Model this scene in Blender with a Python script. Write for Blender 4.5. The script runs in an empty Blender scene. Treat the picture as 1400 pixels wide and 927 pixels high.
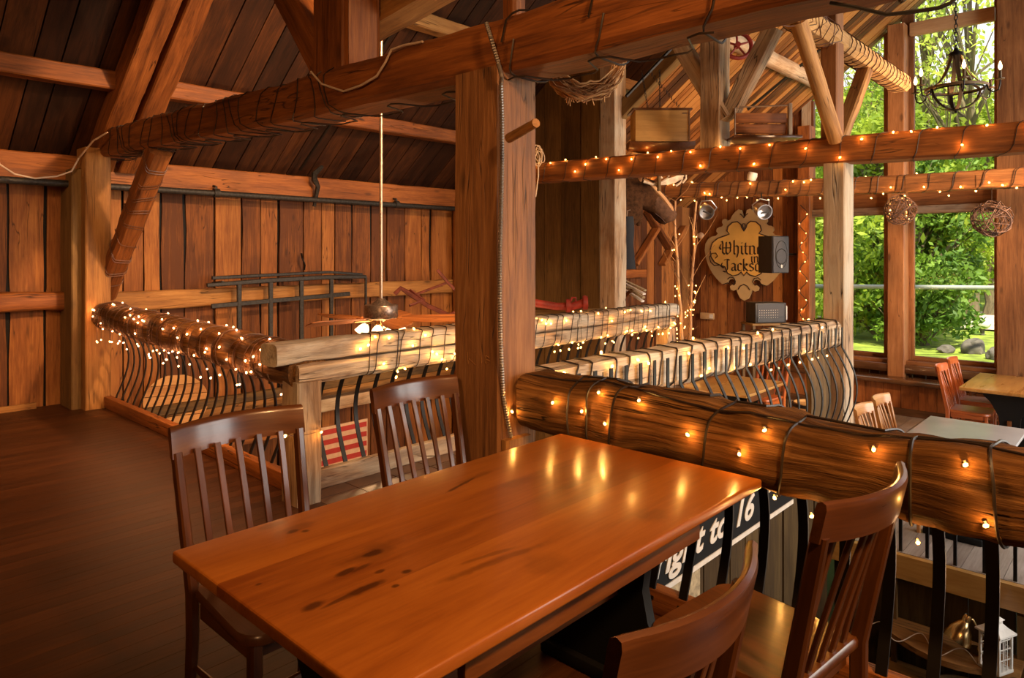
import bpy, bmesh, math, random
import numpy as np
from mathutils import Vector, Matrix, noise
random.seed(7)
R = random.random
def U(a, b): return a + (b - a) * random.random()
COL = bpy.context.scene.collection
PI = math.pi
CA, SA, FPX = math.cos(math.radians(43)), math.sin(math.radians(43)), 947.0
CAM = Vector((0, 0, 1.5))
def ray(u, v):
    k = (u - 700) / FPX
    return Vector((CA + SA * k, SA - CA * k, (345 - v) / FPX))
def onX(u, v, X): r = ray(u, v); return CAM + r * (X / r.x)
def onY(u, v, Y): r = ray(u, v); return CAM + r * (Y / r.y)
def onZ(u, v, Z): r = ray(u, v); return CAM + r * ((Z - 1.5) / r.z)
def onD(u, v, d): return CAM + ray(u, v) * d

# ------------------------------------------------------------------ materials
MATS = {}
def _new(name):
    m = bpy.data.materials.new(name); m.use_nodes = True
    nt = m.node_tree; b = nt.nodes['Principled BSDF']
    MATS[name] = m
    return m, nt, b
def plain(name, col, rough=0.5, metal=0.0, emit=None, estr=0.0, var=0.12, scale=14, spec=0.5, bump=0.0):
    m, nt, b = _new(name)
    n = nt.nodes.new('ShaderNodeTexNoise'); n.inputs['Scale'].default_value = scale; n.inputs['Detail'].default_value = 5
    tc = nt.nodes.new('ShaderNodeTexCoord'); nt.links.new(tc.outputs['Object'], n.inputs['Vector'])
    rp = nt.nodes.new('ShaderNodeValToRGB')
    rp.color_ramp.elements[0].position = .3; rp.color_ramp.elements[1].position = .7
    rp.color_ramp.elements[0].color = (*[max(0, c * (1 - var)) for c in col], 1)
    rp.color_ramp.elements[1].color = (*[min(1, c * (1 + var)) for c in col], 1)
    nt.links.new(n.outputs['Fac'], rp.inputs['Fac']); nt.links.new(rp.outputs['Color'], b.inputs['Base Color'])
    b.inputs['Roughness'].default_value = rough; b.inputs['Metallic'].default_value = metal
    b.inputs['Specular IOR Level'].default_value = spec
    if bump:
        bp = nt.nodes.new('ShaderNodeBump'); bp.inputs['Strength'].default_value = bump; bp.inputs['Distance'].default_value = .01
        nt.links.new(n.outputs['Fac'], bp.inputs['Height']); nt.links.new(bp.outputs['Normal'], b.inputs['Normal'])
    if emit:
        b.inputs['Emission Color'].default_value = (*emit, 1); b.inputs['Emission Strength'].default_value = estr
    return m
def wood(name, dark, mid, light, rough=.6, ws=9.0, fs=110.0, crack=.5, knots=.5, bump=.4, tint=.8, contrast=1.0, spec=.4, coat=0.0, grey=None, stains=()):
    """Wood whose grain runs along x of the mesh's own 'gco' coordinates."""
    m, nt, b = _new(name)
    if not grey and 'lower' not in name: dark, mid, light = [(c[0], c[1] * .97, c[2] * .66) for c in (dark, mid, light)]
    N, L = nt.nodes, nt.links
    at = N.new('ShaderNodeAttribute'); at.attribute_name = 'gco'
    ti = N.new('ShaderNodeAttribute'); ti.attribute_name = 'tint'
    def mp(sx, sy, sz):
        x = N.new('ShaderNodeMapping'); x.inputs['Scale'].default_value = (sx, sy, sz)
        L.new(at.outputs['Vector'], x.inputs['Vector']); return x
    def noi(mpn, det, dis, rgh=.6):
        x = N.new('ShaderNodeTexNoise'); x.inputs['Scale'].default_value = 1; x.inputs['Detail'].default_value = det
        x.inputs['Distortion'].default_value = dis; x.inputs['Roughness'].default_value = rgh
        L.new(mpn.outputs[0], x.inputs['Vector']); return x
    def mt(op, a, bb=None, clamp=False):
        x = N.new('ShaderNodeMath'); x.operation = op; x.use_clamp = clamp
        for i, s in enumerate((a, bb)):
            if s is None: continue
            if isinstance(s, (int, float)): x.inputs[i].default_value = s
            else: L.new(s, x.inputs[i])
        return x.outputs[0]
    n1 = noi(mp(.9, ws, ws), 8, .9, .68)
    n2 = noi(mp(3.0, fs * .55, fs * .55), 4, .25, .7)
    n3 = noi(mp(1.6, 2.2, 2.2), 3, .3)
    v = mt('ADD', mt('MULTIPLY', n1.outputs['Fac'], .5), mt('MULTIPLY', n2.outputs['Fac'], .32))
    v = mt('ADD', v, mt('MULTIPLY', n3.outputs['Fac'], .18))
    v = mt('ADD', mt('MULTIPLY', mt('SUBTRACT', v, .5), 2.6 * contrast), .5)
    v = mt('ADD', v, mt('MULTIPLY', mt('SUBTRACT', ti.outputs['Fac'], .5), tint), clamp=True)
    rp = N.new('ShaderNodeValToRGB'); e = rp.color_ramp.elements
    e[0].position = .12; e[0].color = (*dark, 1); e[1].position = .9; e[1].color = (*light, 1)
    x = e.new(.5); x.color = (*mid, 1)
    L.new(v, rp.inputs['Fac'])
    colr = rp.outputs['Color']
    if grey:
        n4 = noi(mp(1.1, 3, 3), 5, .6)
        f = mt('MULTIPLY', mt('SUBTRACT', n4.outputs['Fac'], .42), 5, clamp=True)
        mx = N.new('ShaderNodeMix'); mx.data_type = 'RGBA'; L.new(f, mx.inputs['Factor'])
        L.new(colr, mx.inputs['A'])
        r2 = N.new('ShaderNodeValToRGB'); r2.color_ramp.elements[0].color = (*[c * .55 for c in grey], 1); r2.color_ramp.elements[1].color = (*grey, 1)
        L.new(v, r2.inputs['Fac']); L.new(r2.outputs['Color'], mx.inputs['B']); colr = mx.outputs['Result']
    mask = None
    if crack:
        c1 = noi(mp(.8, ws * 1.5, ws * 1.5), 2, .35)
        a_ = mt('ABSOLUTE', mt('SUBTRACT', c1.outputs['Fac'], .5))
        mask = mt('MULTIPLY', mt('SUBTRACT', 1.0, mt('MULTIPLY', a_, 75.0), clamp=True), crack, clamp=True)
        gate = mt('MULTIPLY', mt('SUBTRACT', n3.outputs['Fac'], .47), 9, clamp=True)
        mask = mt('MULTIPLY', mask, gate)
    if knots:
        vo = N.new('ShaderNodeTexVoronoi'); vo.inputs['Scale'].default_value = 1; vo.inputs['Randomness'].default_value = 1
        L.new(mp(1.7, 4.5, 4.5).outputs[0], vo.inputs['Vector'])
        k = mt('MULTIPLY', mt('SUBTRACT', .13, vo.outputs['Distance']), 14, clamp=True)
        k = mt('MULTIPLY', k, knots)
        mask = k if mask is None else mt('MAXIMUM', mask, k)
    # hand-placed stains / knots: (x, y, rx, ry, angle, strength) in object space
    if stains:
        tc = N.new('ShaderNodeTexCoord')
        wn = N.new('ShaderNodeTexNoise'); wn.inputs['Scale'].default_value = 22; wn.inputs['Detail'].default_value = 3
        L.new(tc.outputs['Object'], wn.inputs['Vector'])
        wob = mt('MULTIPLY', mt('SUBTRACT', wn.outputs['Fac'], .5), 1.6)
        for (sx, sy, rx, ry, an, st) in stains:
            mm = N.new('ShaderNodeMapping'); mm.vector_type = 'TEXTURE'
            mm.inputs['Location'].default_value = (sx, sy, 0); mm.inputs['Rotation'].default_value = (0, 0, an)
            mm.inputs['Scale'].default_value = (rx, ry, 1000)
            L.new(tc.outputs['Object'], mm.inputs['Vector'])
            ln = N.new('ShaderNodeVectorMath'); ln.operation = 'LENGTH'; L.new(mm.outputs[0], ln.inputs[0])
            k = mt('MULTIPLY', mt('SUBTRACT', 1.35, mt('ADD', ln.outputs['Value'], wob)), 1.5, clamp=True)
            k = mt('MULTIPLY', k, st)
            mask = k if mask is None else mt('MAXIMUM', mask, k)
    if mask is not None:
        mx = N.new('ShaderNodeMix'); mx.data_type = 'RGBA'; L.new(mask, mx.inputs['Factor']); L.new(colr, mx.inputs['A'])
        mx.inputs['B'].default_value = (*[c * .22 for c in dark], 1); colr = mx.outputs['Result']
    L.new(colr, b.inputs['Base Color'])
    rr = mt('ADD', rough - .12, mt('MULTIPLY', n1.outputs['Fac'], .24)); L.new(rr, b.inputs['Roughness'])
    b.inputs['Specular IOR Level'].default_value = spec
    b.inputs['Coat Weight'].default_value = coat; b.inputs['Coat Roughness'].default_value = .16
    h = mt('ADD', mt('MULTIPLY', n1.outputs['Fac'], .7), mt('MULTIPLY', n2.outputs['Fac'], .3))
    if mask is not None and not coat: h = mt('SUBTRACT', h, mt('MULTIPLY', mask, .6))
    bp = N.new('ShaderNodeBump'); bp.inputs['Strength'].default_value = min(1, bump); bp.inputs['Distance'].default_value = .012 * max(1, bump)
    L.new(h, bp.inputs['Height']); L.new(bp.outputs['Normal'], b.inputs['Normal'])
    return m

# ------------------------------------------------------------------ mesh builder
class MB:
    def __init__(s): s.v = []; s.f = []; s.g = []; s.t = []
    def add(s, vs, fs, gs=None, tint=None):
        o = len(s.v); s.v += [tuple(p) for p in vs]
        s.f += [tuple(i + o for i in f) for f in fs]
        off = Vector((U(-50, 50), U(-50, 50), U(-50, 50)))
        s.g += [tuple(Vector(p) + off) for p in (gs if gs is not None else vs)]
        tt = R() if tint is None else tint
        s.t += [tt] * len(vs)
        return s
    def box(s, lo, hi, axis=0, tint=None, M=None, bev=0.0, tilt=0.0):
        """axis-aligned box, grain along axis, optional chamfered edges, optional matrix"""
        lo = Vector(lo); hi = Vector(hi)
        bm = bmesh.new(); bmesh.ops.create_cube(bm, size=1)
        c = (lo + hi) / 2; d = hi - lo
        for v in bm.verts: v.co = Vector((v.co.x * d.x + c.x, v.co.y * d.y + c.y, v.co.z * d.z + c.z))
        if bev: bmesh.ops.bevel(bm, geom=bm.edges[:], offset=bev, segments=2, profile=.5, affect='EDGES')
        bm.verts.index_update()
        P = [v.co.copy() for v in bm.verts]; F = [[v.index for v in f.verts] for f in bm.faces]; bm.free()
        if axis == 0: G = [(p.x, p.y, p.z) for p in P]
        elif axis == 1: G = [(p.y, p.x, p.z) for p in P]
        else: G = [(p.z, p.x, p.y) for p in P]
        if M is not None: P = [M @ p for p in P]
        return s.add(P, F, G, tint)
    def prism(s, poly, ext, axis='z', gaxis=0, tint=None, M=None):
        """poly: 2D points (ccw), extruded from ext[0] to ext[1] along axis. (a,b)->axes the other two in xyz order"""
        def mk(a, b, c): return {'z': (a, b, c), 'y': (a, c, b), 'x': (c, a, b)}[axis]
        n = len(poly)
        P = [Vector(mk(a, b, ext[0])) for a, b in poly] + [Vector(mk(a, b, ext[1])) for a, b in poly]
        F = [list(range(n))[::-1], [i + n for i in range(n)]] + [[i, (i + 1) % n, (i + 1) % n + n, i + n] for i in range(n)]
        G = [(p[gaxis], p[(gaxis + 1) % 3], p[(gaxis + 2) % 3]) for p in P]
        if M is not None: P = [M @ p for p in P]
        return s.add(P, F, G, tint)
    def sweep(s, path, sec, up=(0, 0, 1), rad=None, tint=None, caps=True, jit=0.0, jf=3.0, closed=False):
        """sweep a closed 2D section (list of (a,b): a along side, b along up) along path"""
        path = [Vector(p) for p in path]; n = len(path); m = len(sec); up = Vector(up)
        V = []; G = []; L = 0; prev = None
        sd = U(0, 99)
        for i, p in enumerate(path):
            if closed: t = path[(i + 1) % n] - path[i - 1]
            else: t = path[min(i + 1, n - 1)] - path[max(i - 1, 0)]
            t.normalize()
            side = t.cross(up)
            if side.length < .05: side = prev if prev is not None else t.orthogonal()
            side.normalize(); prev = side; u2 = side.cross(t).normalized()
            if i: L += (p - path[i - 1]).length
            k = 1 if rad is None else rad[i]
            for (a, b) in sec:
                q = p + side * a * k + u2 * b * k
                if jit:
                    nv = noise.noise(Vector((q.x * jf + sd, q.y * jf, q.z * jf))) + .5 * noise.noise(q * jf * 3.1 + Vector((sd, 0, 0)))
                    d = (side * a + u2 * b); 
                    if d.length > 1e-6: q = q + d.normalized() * nv * jit
                V.append(q); G.append((L, a * k, b * k))
        F = []
        rng = n if closed else n - 1
        for i in range(rng):
            for j in range(m):
                a0 = i * m + j; a1 = i * m + (j + 1) % m; b0 = ((i + 1) % n) * m + j; b1 = ((i + 1) % n) * m + (j + 1) % m
                F.append((a0, b0, b1, a1))
        if caps and not closed:
            F.append(tuple(range(m))); F.append(tuple((n - 1) * m + j for j in range(m))[::-1])
        return s.add(V, F, G, tint)
    def tube(s, path, r, sides=6, rad=None, tint=None, closed=False):
        sec = [(math.cos(2 * PI * j / sides) * r, math.sin(2 * PI * j / sides) * r) for j in range(sides)]
        # avoid flips: use a reference up that is not parallel
        path = [Vector(p) for p in path]
        V = []; G = []; n = len(path); L = 0
        t0 = (path[1] - path[0]).normalized(); nrm = t0.orthogonal().normalized()
        for i, p in enumerate(path):
            if closed: t = (path[(i + 1) % n] - path[i - 1]).normalized()
            else: t = (path[min(i + 1, n - 1)] - path[max(i - 1, 0)])
            t = t.normalized() if t.length > 1e-9 else t0
            nrm = (nrm - t * nrm.dot(t))
            nrm = nrm.normalized() if nrm.length > 1e-6 else t.orthogonal().normalized()
            bn = t.cross(nrm)
            if i: L += (p - path[i - 1]).length
            k = 1 if rad is None else rad[i]
            for (a, b) in sec: V.append(p + nrm * a * k + bn * b * k); G.append((L, a * k, b * k))
        m = sides; F = []
        for i in range(n if closed else n - 1):
            for j in range(m):
                i2 = (i + 1) % n
                F.append((i * m + j, i * m + (j + 1) % m, i2 * m + (j + 1) % m, i2 * m + j))
        if not closed: F.append(tuple(range(m))[::-1]); F.append(tuple((n - 1) * m + j for j in range(m)))
        return s.add(V, F, G, tint)
    def lathe(s, prof, seg=20, M=None, tint=None, caps=False):
        """prof: (r,z) list"""
        V = []; F = []
        for (r, z) in prof:
            for j in range(seg):
                a = 2 * PI * j / seg; V.append(Vector((r * math.cos(a), r * math.sin(a), z)))
        for i in range(len(prof) - 1):
            for j in range(seg):
                F.append((i * seg + j, i * seg + (j + 1) % seg, (i + 1) * seg + (j + 1) % seg, (i + 1) * seg + j))
        if caps: F.append(tuple(range(seg))[::-1]); F.append(tuple((len(prof) - 1) * seg + j for j in range(seg)))
        G = [(v.z, v.x, v.y) for v in V]
        if M is not None: V = [M @ v for v in V]
        return s.add(V, F, G, tint)
    def ball(s, c, r, sub=1, sc=(1, 1, 1), M=None, jit=0):
        bm = bmesh.new(); bmesh.ops.create_icosphere(bm, subdivisions=sub, radius=1)
        bm.verts.index_update()
        P = []
        for v in bm.verts:
            p = Vector((v.co.x * sc[0], v.co.y * sc[1], v.co.z * sc[2])) * r
            if jit: p *= 1 + jit * noise.noise(v.co * 1.7 + Vector((c[0], c[1], c[2])) * 3)
            if M is not None: p = M @ p
            P.append(p + Vector(c))
        F = [[v.index for v in f.verts] for f in bm.faces]; bm.free()
        return s.add(P, F)
    def cut(s, lo, hi, bev, y0, y1):
        lo = Vector(lo); hi = Vector(hi); bm = bmesh.new(); bmesh.ops.create_cube(bm, size=1); c = (lo + hi) / 2; d = hi - lo
        for v in bm.verts: v.co = Vector((v.co.x * d.x + c.x, v.co.y * d.y + c.y, v.co.z * d.z + c.z))
        bmesh.ops.bevel(bm, geom=bm.edges[:], offset=bev, segments=3, profile=.5, affect='EDGES')
        bmesh.ops.bisect_plane(bm, geom=bm.verts[:] + bm.edges[:] + bm.faces[:], plane_co=(0, y0, 0), plane_no=(0, 1, 0), clear_inner=True)
        bmesh.ops.bisect_plane(bm, geom=bm.verts[:] + bm.edges[:] + bm.faces[:], plane_co=(0, y1, 0), plane_no=(0, 1, 0), clear_outer=True)
        bm.verts.index_update(); P = [v.co.copy() for v in bm.verts]; F = [[v.index for v in f.verts] for f in bm.faces]; bm.free()
        return s.add(P, F)
    def build(s, name, mat, parent=None, smooth=True, angle=38, world=True):
        off = Vector((0, 0, 0))
        if parent is not None and world:
            q = parent
            while q is not None: off += q.location; q = q.parent
        me = bpy.data.meshes.new(name)
        me.from_pydata([tuple(Vector(p) - off) for p in s.v], [], s.f)
        me.attributes.new('gco', 'FLOAT_VECTOR', 'POINT').data.foreach_set('vector', np.array(s.g, dtype=np.float32).ravel())
        me.attributes.new('tint', 'FLOAT', 'POINT').data.foreach_set('value', np.array(s.t, dtype=np.float32))
        if smooth:
            me.polygons.foreach_set('use_smooth', [True] * len(me.polygons))
            me.set_sharp_from_angle(angle=math.radians(angle))
        me.materials.append(MATS[mat] if isinstance(mat, str) else mat)
        me.validate()
        o = bpy.data.objects.new(name, me); COL.objects.link(o)
        if parent is not None: o.parent = parent
        return o
def tag(o, label=None, cat=None, group=None, kind=None):
    if label: o['label'] = label
    if cat: o['category'] = cat
    if group: o['group'] = group
    if kind: o['kind'] = kind
    return o
def thing(name, loc, label, cat, group=None, rz=0.0, kind=None):
    o = bpy.data.objects.new(name, None); COL.objects.link(o); o.location = loc; o.rotation_euler = (0, 0, rz)
    o.empty_display_size = .1
    return tag(o, label, cat, group, kind)
def copy_tree(o, parent=None):
    c = o.copy(); COL.objects.link(c)
    if parent is not None: c.parent = parent
    for ch in o.children: copy_tree(ch, c)
    return c
from mathutils.bvhtree import BVHTree
BV = {}
def keep(key, *mbs):
    V = []; F = []
    for m in mbs: F += [tuple(i + len(V) for i in f) for f in m.f]; V += m.v
    BV[key] = BVHTree.FromPolygons([Vector(v) for v in V], F, all_triangles=False); return mbs[0]
def skin(key, c, p, off):
    """point p dropped onto the real surface of a timber, off metres outside it, seen from its axis c"""
    d = (p - c); L = d.length; d = d.normalized()
    h = BV[key].ray_cast(c + d * (L + .25), -d, L + .25)
    return (h[0] + d * off) if h[0] is not None else p
def lerp(a, b, t): return Vector(a) * (1 - t) + Vector(b) * t
def stations(path, step):
    path = [Vector(p) for p in path]; out = []
    for a, b in zip(path, path[1:]):
        n = max(1, int((b - a).length / step))
        out += [a.lerp(b, i / n) for i in range(n)]
    return out + [path[-1]]
def rectsec(w, h, c=.012):
    """chamfered rectangle w/ intermediate points"""
    a, b = w / 2, h / 2; P = []
    def side(p, q, n=3):
        for i in range(n): t = i / n; P.append((p[0] + (q[0] - p[0]) * t, p[1] + (q[1] - p[1]) * t))
    side((-a + c, -b), (a - c, -b)); side((a - c, -b), (a, -b + c), 1)
    side((a, -b + c), (a, b - c)); side((a, b - c), (a - c, b), 1)
    side((a - c, b), (-a + c, b)); side((-a + c, b), (-a, b - c), 1)
    side((-a, b - c), (-a, -b + c)); side((-a, -b + c), (-a + c, -b), 1)
    return P
def logsec(w, h, e=2.8, n=20):
    P = []
    for i in range(n):
        t = 2 * PI * i / n; c, s_ = math.cos(t), math.sin(t)
        P.append((w / 2 * math.copysign(abs(c) ** (2 / e), c), h / 2 * math.copysign(abs(s_) ** (2 / e), s_)))
    return P
def beam_mb(path, w, h, jit=.006, c=.012, up=(0, 0, 1), step=.09, log=None, tint=None, jf=3.0, mb=None):
    mb = mb or MB()
    sec = logsec(w, h, log) if log else rectsec(w, h, c)
    return mb.sweep(stations(path, step), sec, up=up, jit=jit, jf=jf, tint=tint)
def post_mb(x0, x1, y0, y1, z0, z1, jit=.005, c=.01, mb=None, tint=None):
    return beam_mb([((x0 + x1) / 2, (y0 + y1) / 2, z0), ((x0 + x1) / 2, (y0 + y1) / 2, z1)], x1 - x0, y1 - y0, jit=jit, c=c, up=(0, 1, 0), mb=mb, tint=tint)
def planks(axis_dir, across, normal, origin, length, width, bw=(.16, .26), thick=.025, gap=.006, mb=None, depth_jit=.012, wobble=0.0, tints=(0, 1)):
    """boards laid side by side: run along axis_dir, stacked along across, outward normal"""
    mb = mb or MB(); A = Vector(axis_dir).normalized(); B = Vector(across).normalized(); Nn = Vector(normal).normalized(); O = Vector(origin)
    x = 0
    while x < width:
        w = min(U(*bw), width - x)
        if w < .03: break
        dj = U(-depth_jit, depth_jit) * .5
        n = max(1, int(length / .25)) if wobble else 1
        V = []; G = []; F = []
        s1, s2 = U(0, 99), U(0, 99)
        for i in range(n + 1):
            l = length * i / n
            e0 = wobble * noise.noise(Vector((l * 1.3, s1, 0))); e1 = wobble * noise.noise(Vector((l * 1.3, s2, 0)))
            for (b, t) in ((x + gap / 2 + max(0, e0), 0), (x + w - gap / 2 + min(0, e1), 0), (x + w - gap / 2 + min(0, e1), -thick), (x + gap / 2 + max(0, e0), -thick)):
                V.append(O + A * l + B * b + Nn * (t + dj)); G.append((l, b, t))
        for i in range(n):
            for j in range(4): F.append((i * 4 + j, i * 4 + (j + 1) % 4, i * 4 + 4 + (j + 1) % 4, i * 4 + 4 + j))
        F.append((0, 3, 2, 1)); F.append((n * 4, n * 4 + 1, n * 4 + 2, n * 4 + 3))
        mb.add(V, F, G, U(*tints)); x += w
    return mb

# palette ------------------------------------------------------------
wood('wall_wood', (.10, .032, .011), (.24, .085, .028), (.42, .175, .065), rough=.75, ws=7, crack=.8, knots=.6, tint=.9, bump=.4)
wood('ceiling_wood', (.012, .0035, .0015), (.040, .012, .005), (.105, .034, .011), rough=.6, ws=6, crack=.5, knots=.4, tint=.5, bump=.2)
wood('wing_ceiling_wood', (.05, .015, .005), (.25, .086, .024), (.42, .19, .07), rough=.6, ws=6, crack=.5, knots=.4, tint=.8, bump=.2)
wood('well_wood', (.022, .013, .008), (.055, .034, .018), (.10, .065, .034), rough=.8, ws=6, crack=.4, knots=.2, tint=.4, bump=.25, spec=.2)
wood('panel_wood', (.06, .034, .016), (.15, .085, .038), (.25, .15, .07), rough=.7, ws=6, crack=.4, knots=.4, tint=.4, bump=.25)
wood('beam_wood', (.085, .024, .008), (.24, .076, .021), (.42, .15, .048), rough=.62, ws=9, crack=.9, knots=.5, tint=.25, bump=.5)
wood('beam_tan', (.16, .068, .025), (.33, .155, .06), (.50, .27, .12), rough=.7, ws=8, crack=.9, knots=.6, tint=.25, bump=.55)
wood('beam_grey', (.11, .055, .03), (.36, .22, .12), (.62, .45, .29), rough=.8, ws=8, crack=1.0, knots=.3, tint=.25, bump=.8, grey=(.58, .47, .34))
wood('log_brown', (.032, .013, .005), (.135, .057, .021), (.34, .165, .072), rough=.72, ws=14, fs=150, crack=1.0, knots=.6, tint=.2, bump=2.6, contrast=1.2, spec=.15)
wood('weathered_pole', (.16, .07, .03), (.42, .22, .11), (.62, .38, .22), rough=.7, ws=7, crack=1.0, knots=.3, bump=.6)
wood('window_wood', (.12, .045, .022), (.27, .11, .052), (.42, .19, .10), rough=.6, ws=8, crack=.6, knots=.6, tint=.5, bump=.3)
wood('floor_wood', (.028, .009, .003), (.062, .020, .007), (.105, .036, .012), rough=.5, ws=7, crack=.2, knots=.1, tint=.25, bump=.08, spec=.35)
wood('lower_floor_wood', (.20, .15, .12), (.34, .27, .22), (.48, .40, .34), rough=.35, ws=6, crack=.2, knots=0, tint=.35, bump=.1, spec=.5)
wood('wainscot_wood', (.16, .050, .018), (.34, .115, .04), (.50, .20, .08), rough=.55, ws=7, crack=.2, knots=.7, tint=.25, bump=.15)
wood('bench_wood', (.05, .02, .012), (.11, .05, .03), (.18, .09, .06), rough=.22, ws=7, crack=0, knots=0, tint=.2, bump=.05, spec=.6)
wood('chair_wood', (.036, .011, .004), (.088, .028, .009), (.155, .052, .017), rough=.32, ws=8, fs=80, crack=0, knots=0, tint=.3, bump=.06, spec=.5, coat=.35)
wood('light_chair_wood', (.30, .115, .035), (.48, .20, .07), (.62, .30, .12), rough=.35, ws=8, fs=80, crack=0, knots=0, tint=.3, bump=.06, spec=.5, coat=.35)
wood('red_chair_wood', (.24, .05, .015), (.42, .10, .03), (.55, .17, .05), rough=.35, ws=8, fs=80, crack=0, knots=0, tint=.3, bump=.06, spec=.5, coat=.35)
wood('far_table_wood', (.36, .16, .05), (.52, .27, .10), (.64, .38, .17), rough=.3, ws=5, fs=60, crack=0, knots=.3, tint=.4, bump=.03, spec=.5, coat=.3)
wood('crate_wood', (.34, .18, .075), (.50, .29, .13), (.62, .38, .18), rough=.6, ws=4, fs=90, crack=.1, knots=0, tint=.2, bump=.3)
wood('disc_wood', (.30, .14, .07), (.50, .27, .15), (.64, .40, .25), rough=.7, ws=7, crack=.3, knots=0, tint=.4, bump=.3)
wood('twig_wood', (.28, .13, .07), (.52, .28, .16), (.72, .46, .30), rough=.8, ws=12, crack=0, knots=0, tint=.8, bump=.2)
wood('birch_bark', (.25, .11, .06), (.48, .26, .16), (.66, .44, .32), rough=.6, ws=3, fs=20, crack=0, knots=.6, tint=.3, bump=.2)
wood('outdoor_bark', (.06, .045, .035), (.15, .12, .095), (.26, .22, .18), rough=.9, ws=6, crack=.5, knots=0, tint=.3, bump=.6)
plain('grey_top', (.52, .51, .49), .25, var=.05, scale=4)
wood('sash_pink', (.45, .26, .18), (.60, .38, .28), (.72, .50, .38), rough=.6, ws=5, crack=0, knots=0, tint=.1, bump=.1)
wood('rail_pale', (.12, .055, .03), (.50, .33, .19), (.80, .62, .42), rough=.8, ws=11, crack=1.0, knots=.7, tint=.25, bump=1.8, contrast=1.25, grey=(.80, .68, .52))
wood('post_wood', (.075, .030, .014), (.21, .090, .042), (.36, .18, .10), rough=.65, ws=9, crack=.9, knots=.5, tint=.25, bump=.6)
plain('black_iron', (.018, .015, .013), .42, .6)
plain('grey_iron', (.040, .036, .032), .55, .5, scale=40, var=.4)
plain('wire_dark', (.022, .013, .009), .5)
plain('wire_brown', (.10, .04, .02), .5)
plain('wire_white', (.55, .42, .32), .5)
plain('conduit_metal', (.42, .38, .34), .32, .9)
plain('rod_metal', (.45, .33, .24), .3, .8)
plain('bronze', (.20, .15, .12), .35, .8, scale=60, var=.5)
plain('brass', (.78, .55, .25), .22, 1.0)
plain('black_paint', (.006, .0055, .005), .65, spec=.2)
plain('black_plastic', (.02, .018, .018), .5)
plain('grille_grey', (.065, .067, .075), .7, scale=200, var=.3)
plain('aluminium', (.45, .45, .47), .3, .9)
plain('red_paint', (.33, .035, .020), .5, var=.35)
plain('dull_red_paint', (.12, .022, .012), .55, var=.35)
plain('cream_letter', (.62, .56, .48), .6)
plain('paper', (.34, .27, .16), .8, var=.4, scale=30)
plain('flag_cream', (.62, .42, .28), .8)
plain('flag_red', (.40, .035, .03), .8)
plain('sign_tan', (.50, .36, .17), .5, var=.1, scale=3)
plain('sign_gold', (.82, .50, .12), .45, var=.12, scale=3)
plain('sign_ink', (.045, .022, .012), .6)
plain('moose_fur', (.050, .021, .008), .9, var=.5, scale=22, spec=.15, bump=.8)
plain('moose_muzzle', (.10, .050, .028), .85, var=.3, scale=22, spec=.2, bump=.5)
plain('antler', (.62, .50, .36), .5, var=.3)
plain('dark_eye', (.01, .008, .006), .1)
plain('mouth_dark', (.05, .025, .02), .8)
plain('white_enamel', (.75, .72, .66), .35)
plain('tile', (.12, .062, .038), .4, var=.3, scale=6)
plain('grout', (.03, .02, .015), .8)
plain('grass', (.26, .33, .035), .9, var=.5, scale=3)
plain('dirt_path', (.66, .52, .40), .9, var=.15)
plain('rock', (.13, .11, .09), .9, var=.45, scale=5, bump=.6)
plain('pipe_grey', (.34, .36, .30), .5)
plain('pale_shell', (.72, .52, .36), .5)
plain('outlet_tan', (.55, .38, .20), .5)
plain('rope', (.62, .48, .33), .8)
plain('bulb_glow', (1, .75, .4), .4, emit=(1.0, .50, .13), estr=5)
plain('bulb_pink', (1, .7, .5), .4, emit=(1.0, .50, .22), estr=5)
plain('lamp_glow', (1, .9, .7), .4, emit=(1.0, .60, .28), estr=2.6)
plain('candle_glow', (1, .9, .7), .4, emit=(1.0, .62, .28), estr=5)
def leafmat(name, c1, c2, tr):
    m, nt, b = _new(name)
    at = nt.nodes.new('ShaderNodeAttribute'); at.attribute_name = 'tint'
    rp = nt.nodes.new('ShaderNodeValToRGB'); rp.color_ramp.elements[0].color = (*c1, 1); rp.color_ramp.elements[1].color = (*c2, 1)
    nt.links.new(at.outputs['Fac'], rp.inputs['Fac']); nt.links.new(rp.outputs['Color'], b.inputs['Base Color'])
    b.inputs['Roughness'].default_value = .6
    tl = nt.nodes.new('ShaderNodeBsdfTranslucent'); nt.links.new(rp.outputs['Color'], tl.inputs['Color'])
    mx = nt.nodes.new('ShaderNodeMixShader'); mx.inputs[0].default_value = tr
    out = nt.nodes['Material Output']
    nt.links.new(b.outputs[0], mx.inputs[1]); nt.links.new(tl.outputs[0], mx.inputs[2]); nt.links.new(mx.outputs[0], out.inputs['Surface'])
leafmat('leaves_green', (.10, .20, .012), (.50, .60, .05), .45)
leafmat('leaves_yellow', (.26, .38, .03), (.72, .78, .12), .5)
leafmat('leaves_dark', (.05, .13, .012), (.26, .42, .04), .35)
def glassmat():
    m, nt, b = _new('window_glass')
    nt.nodes.remove(b)
    tr = nt.nodes.new('ShaderNodeBsdfTransparent'); gl = nt.nodes.new('ShaderNodeBsdfGlossy'); gl.inputs['Roughness'].default_value = .02
    lw = nt.nodes.new('ShaderNodeFresnel'); lw.inputs['IOR'].default_value = 1.3
    mx = nt.nodes.new('ShaderNodeMixShader'); nt.links.new(lw.outputs[0], mx.inputs[0])
    nt.links.new(tr.outputs[0], mx.inputs[1]); nt.links.new(gl.outputs[0], mx.inputs[2])
    nt.links.new(mx.outputs[0], nt.nodes['Material Output'].inputs['Surface'])
glassmat()
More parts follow.
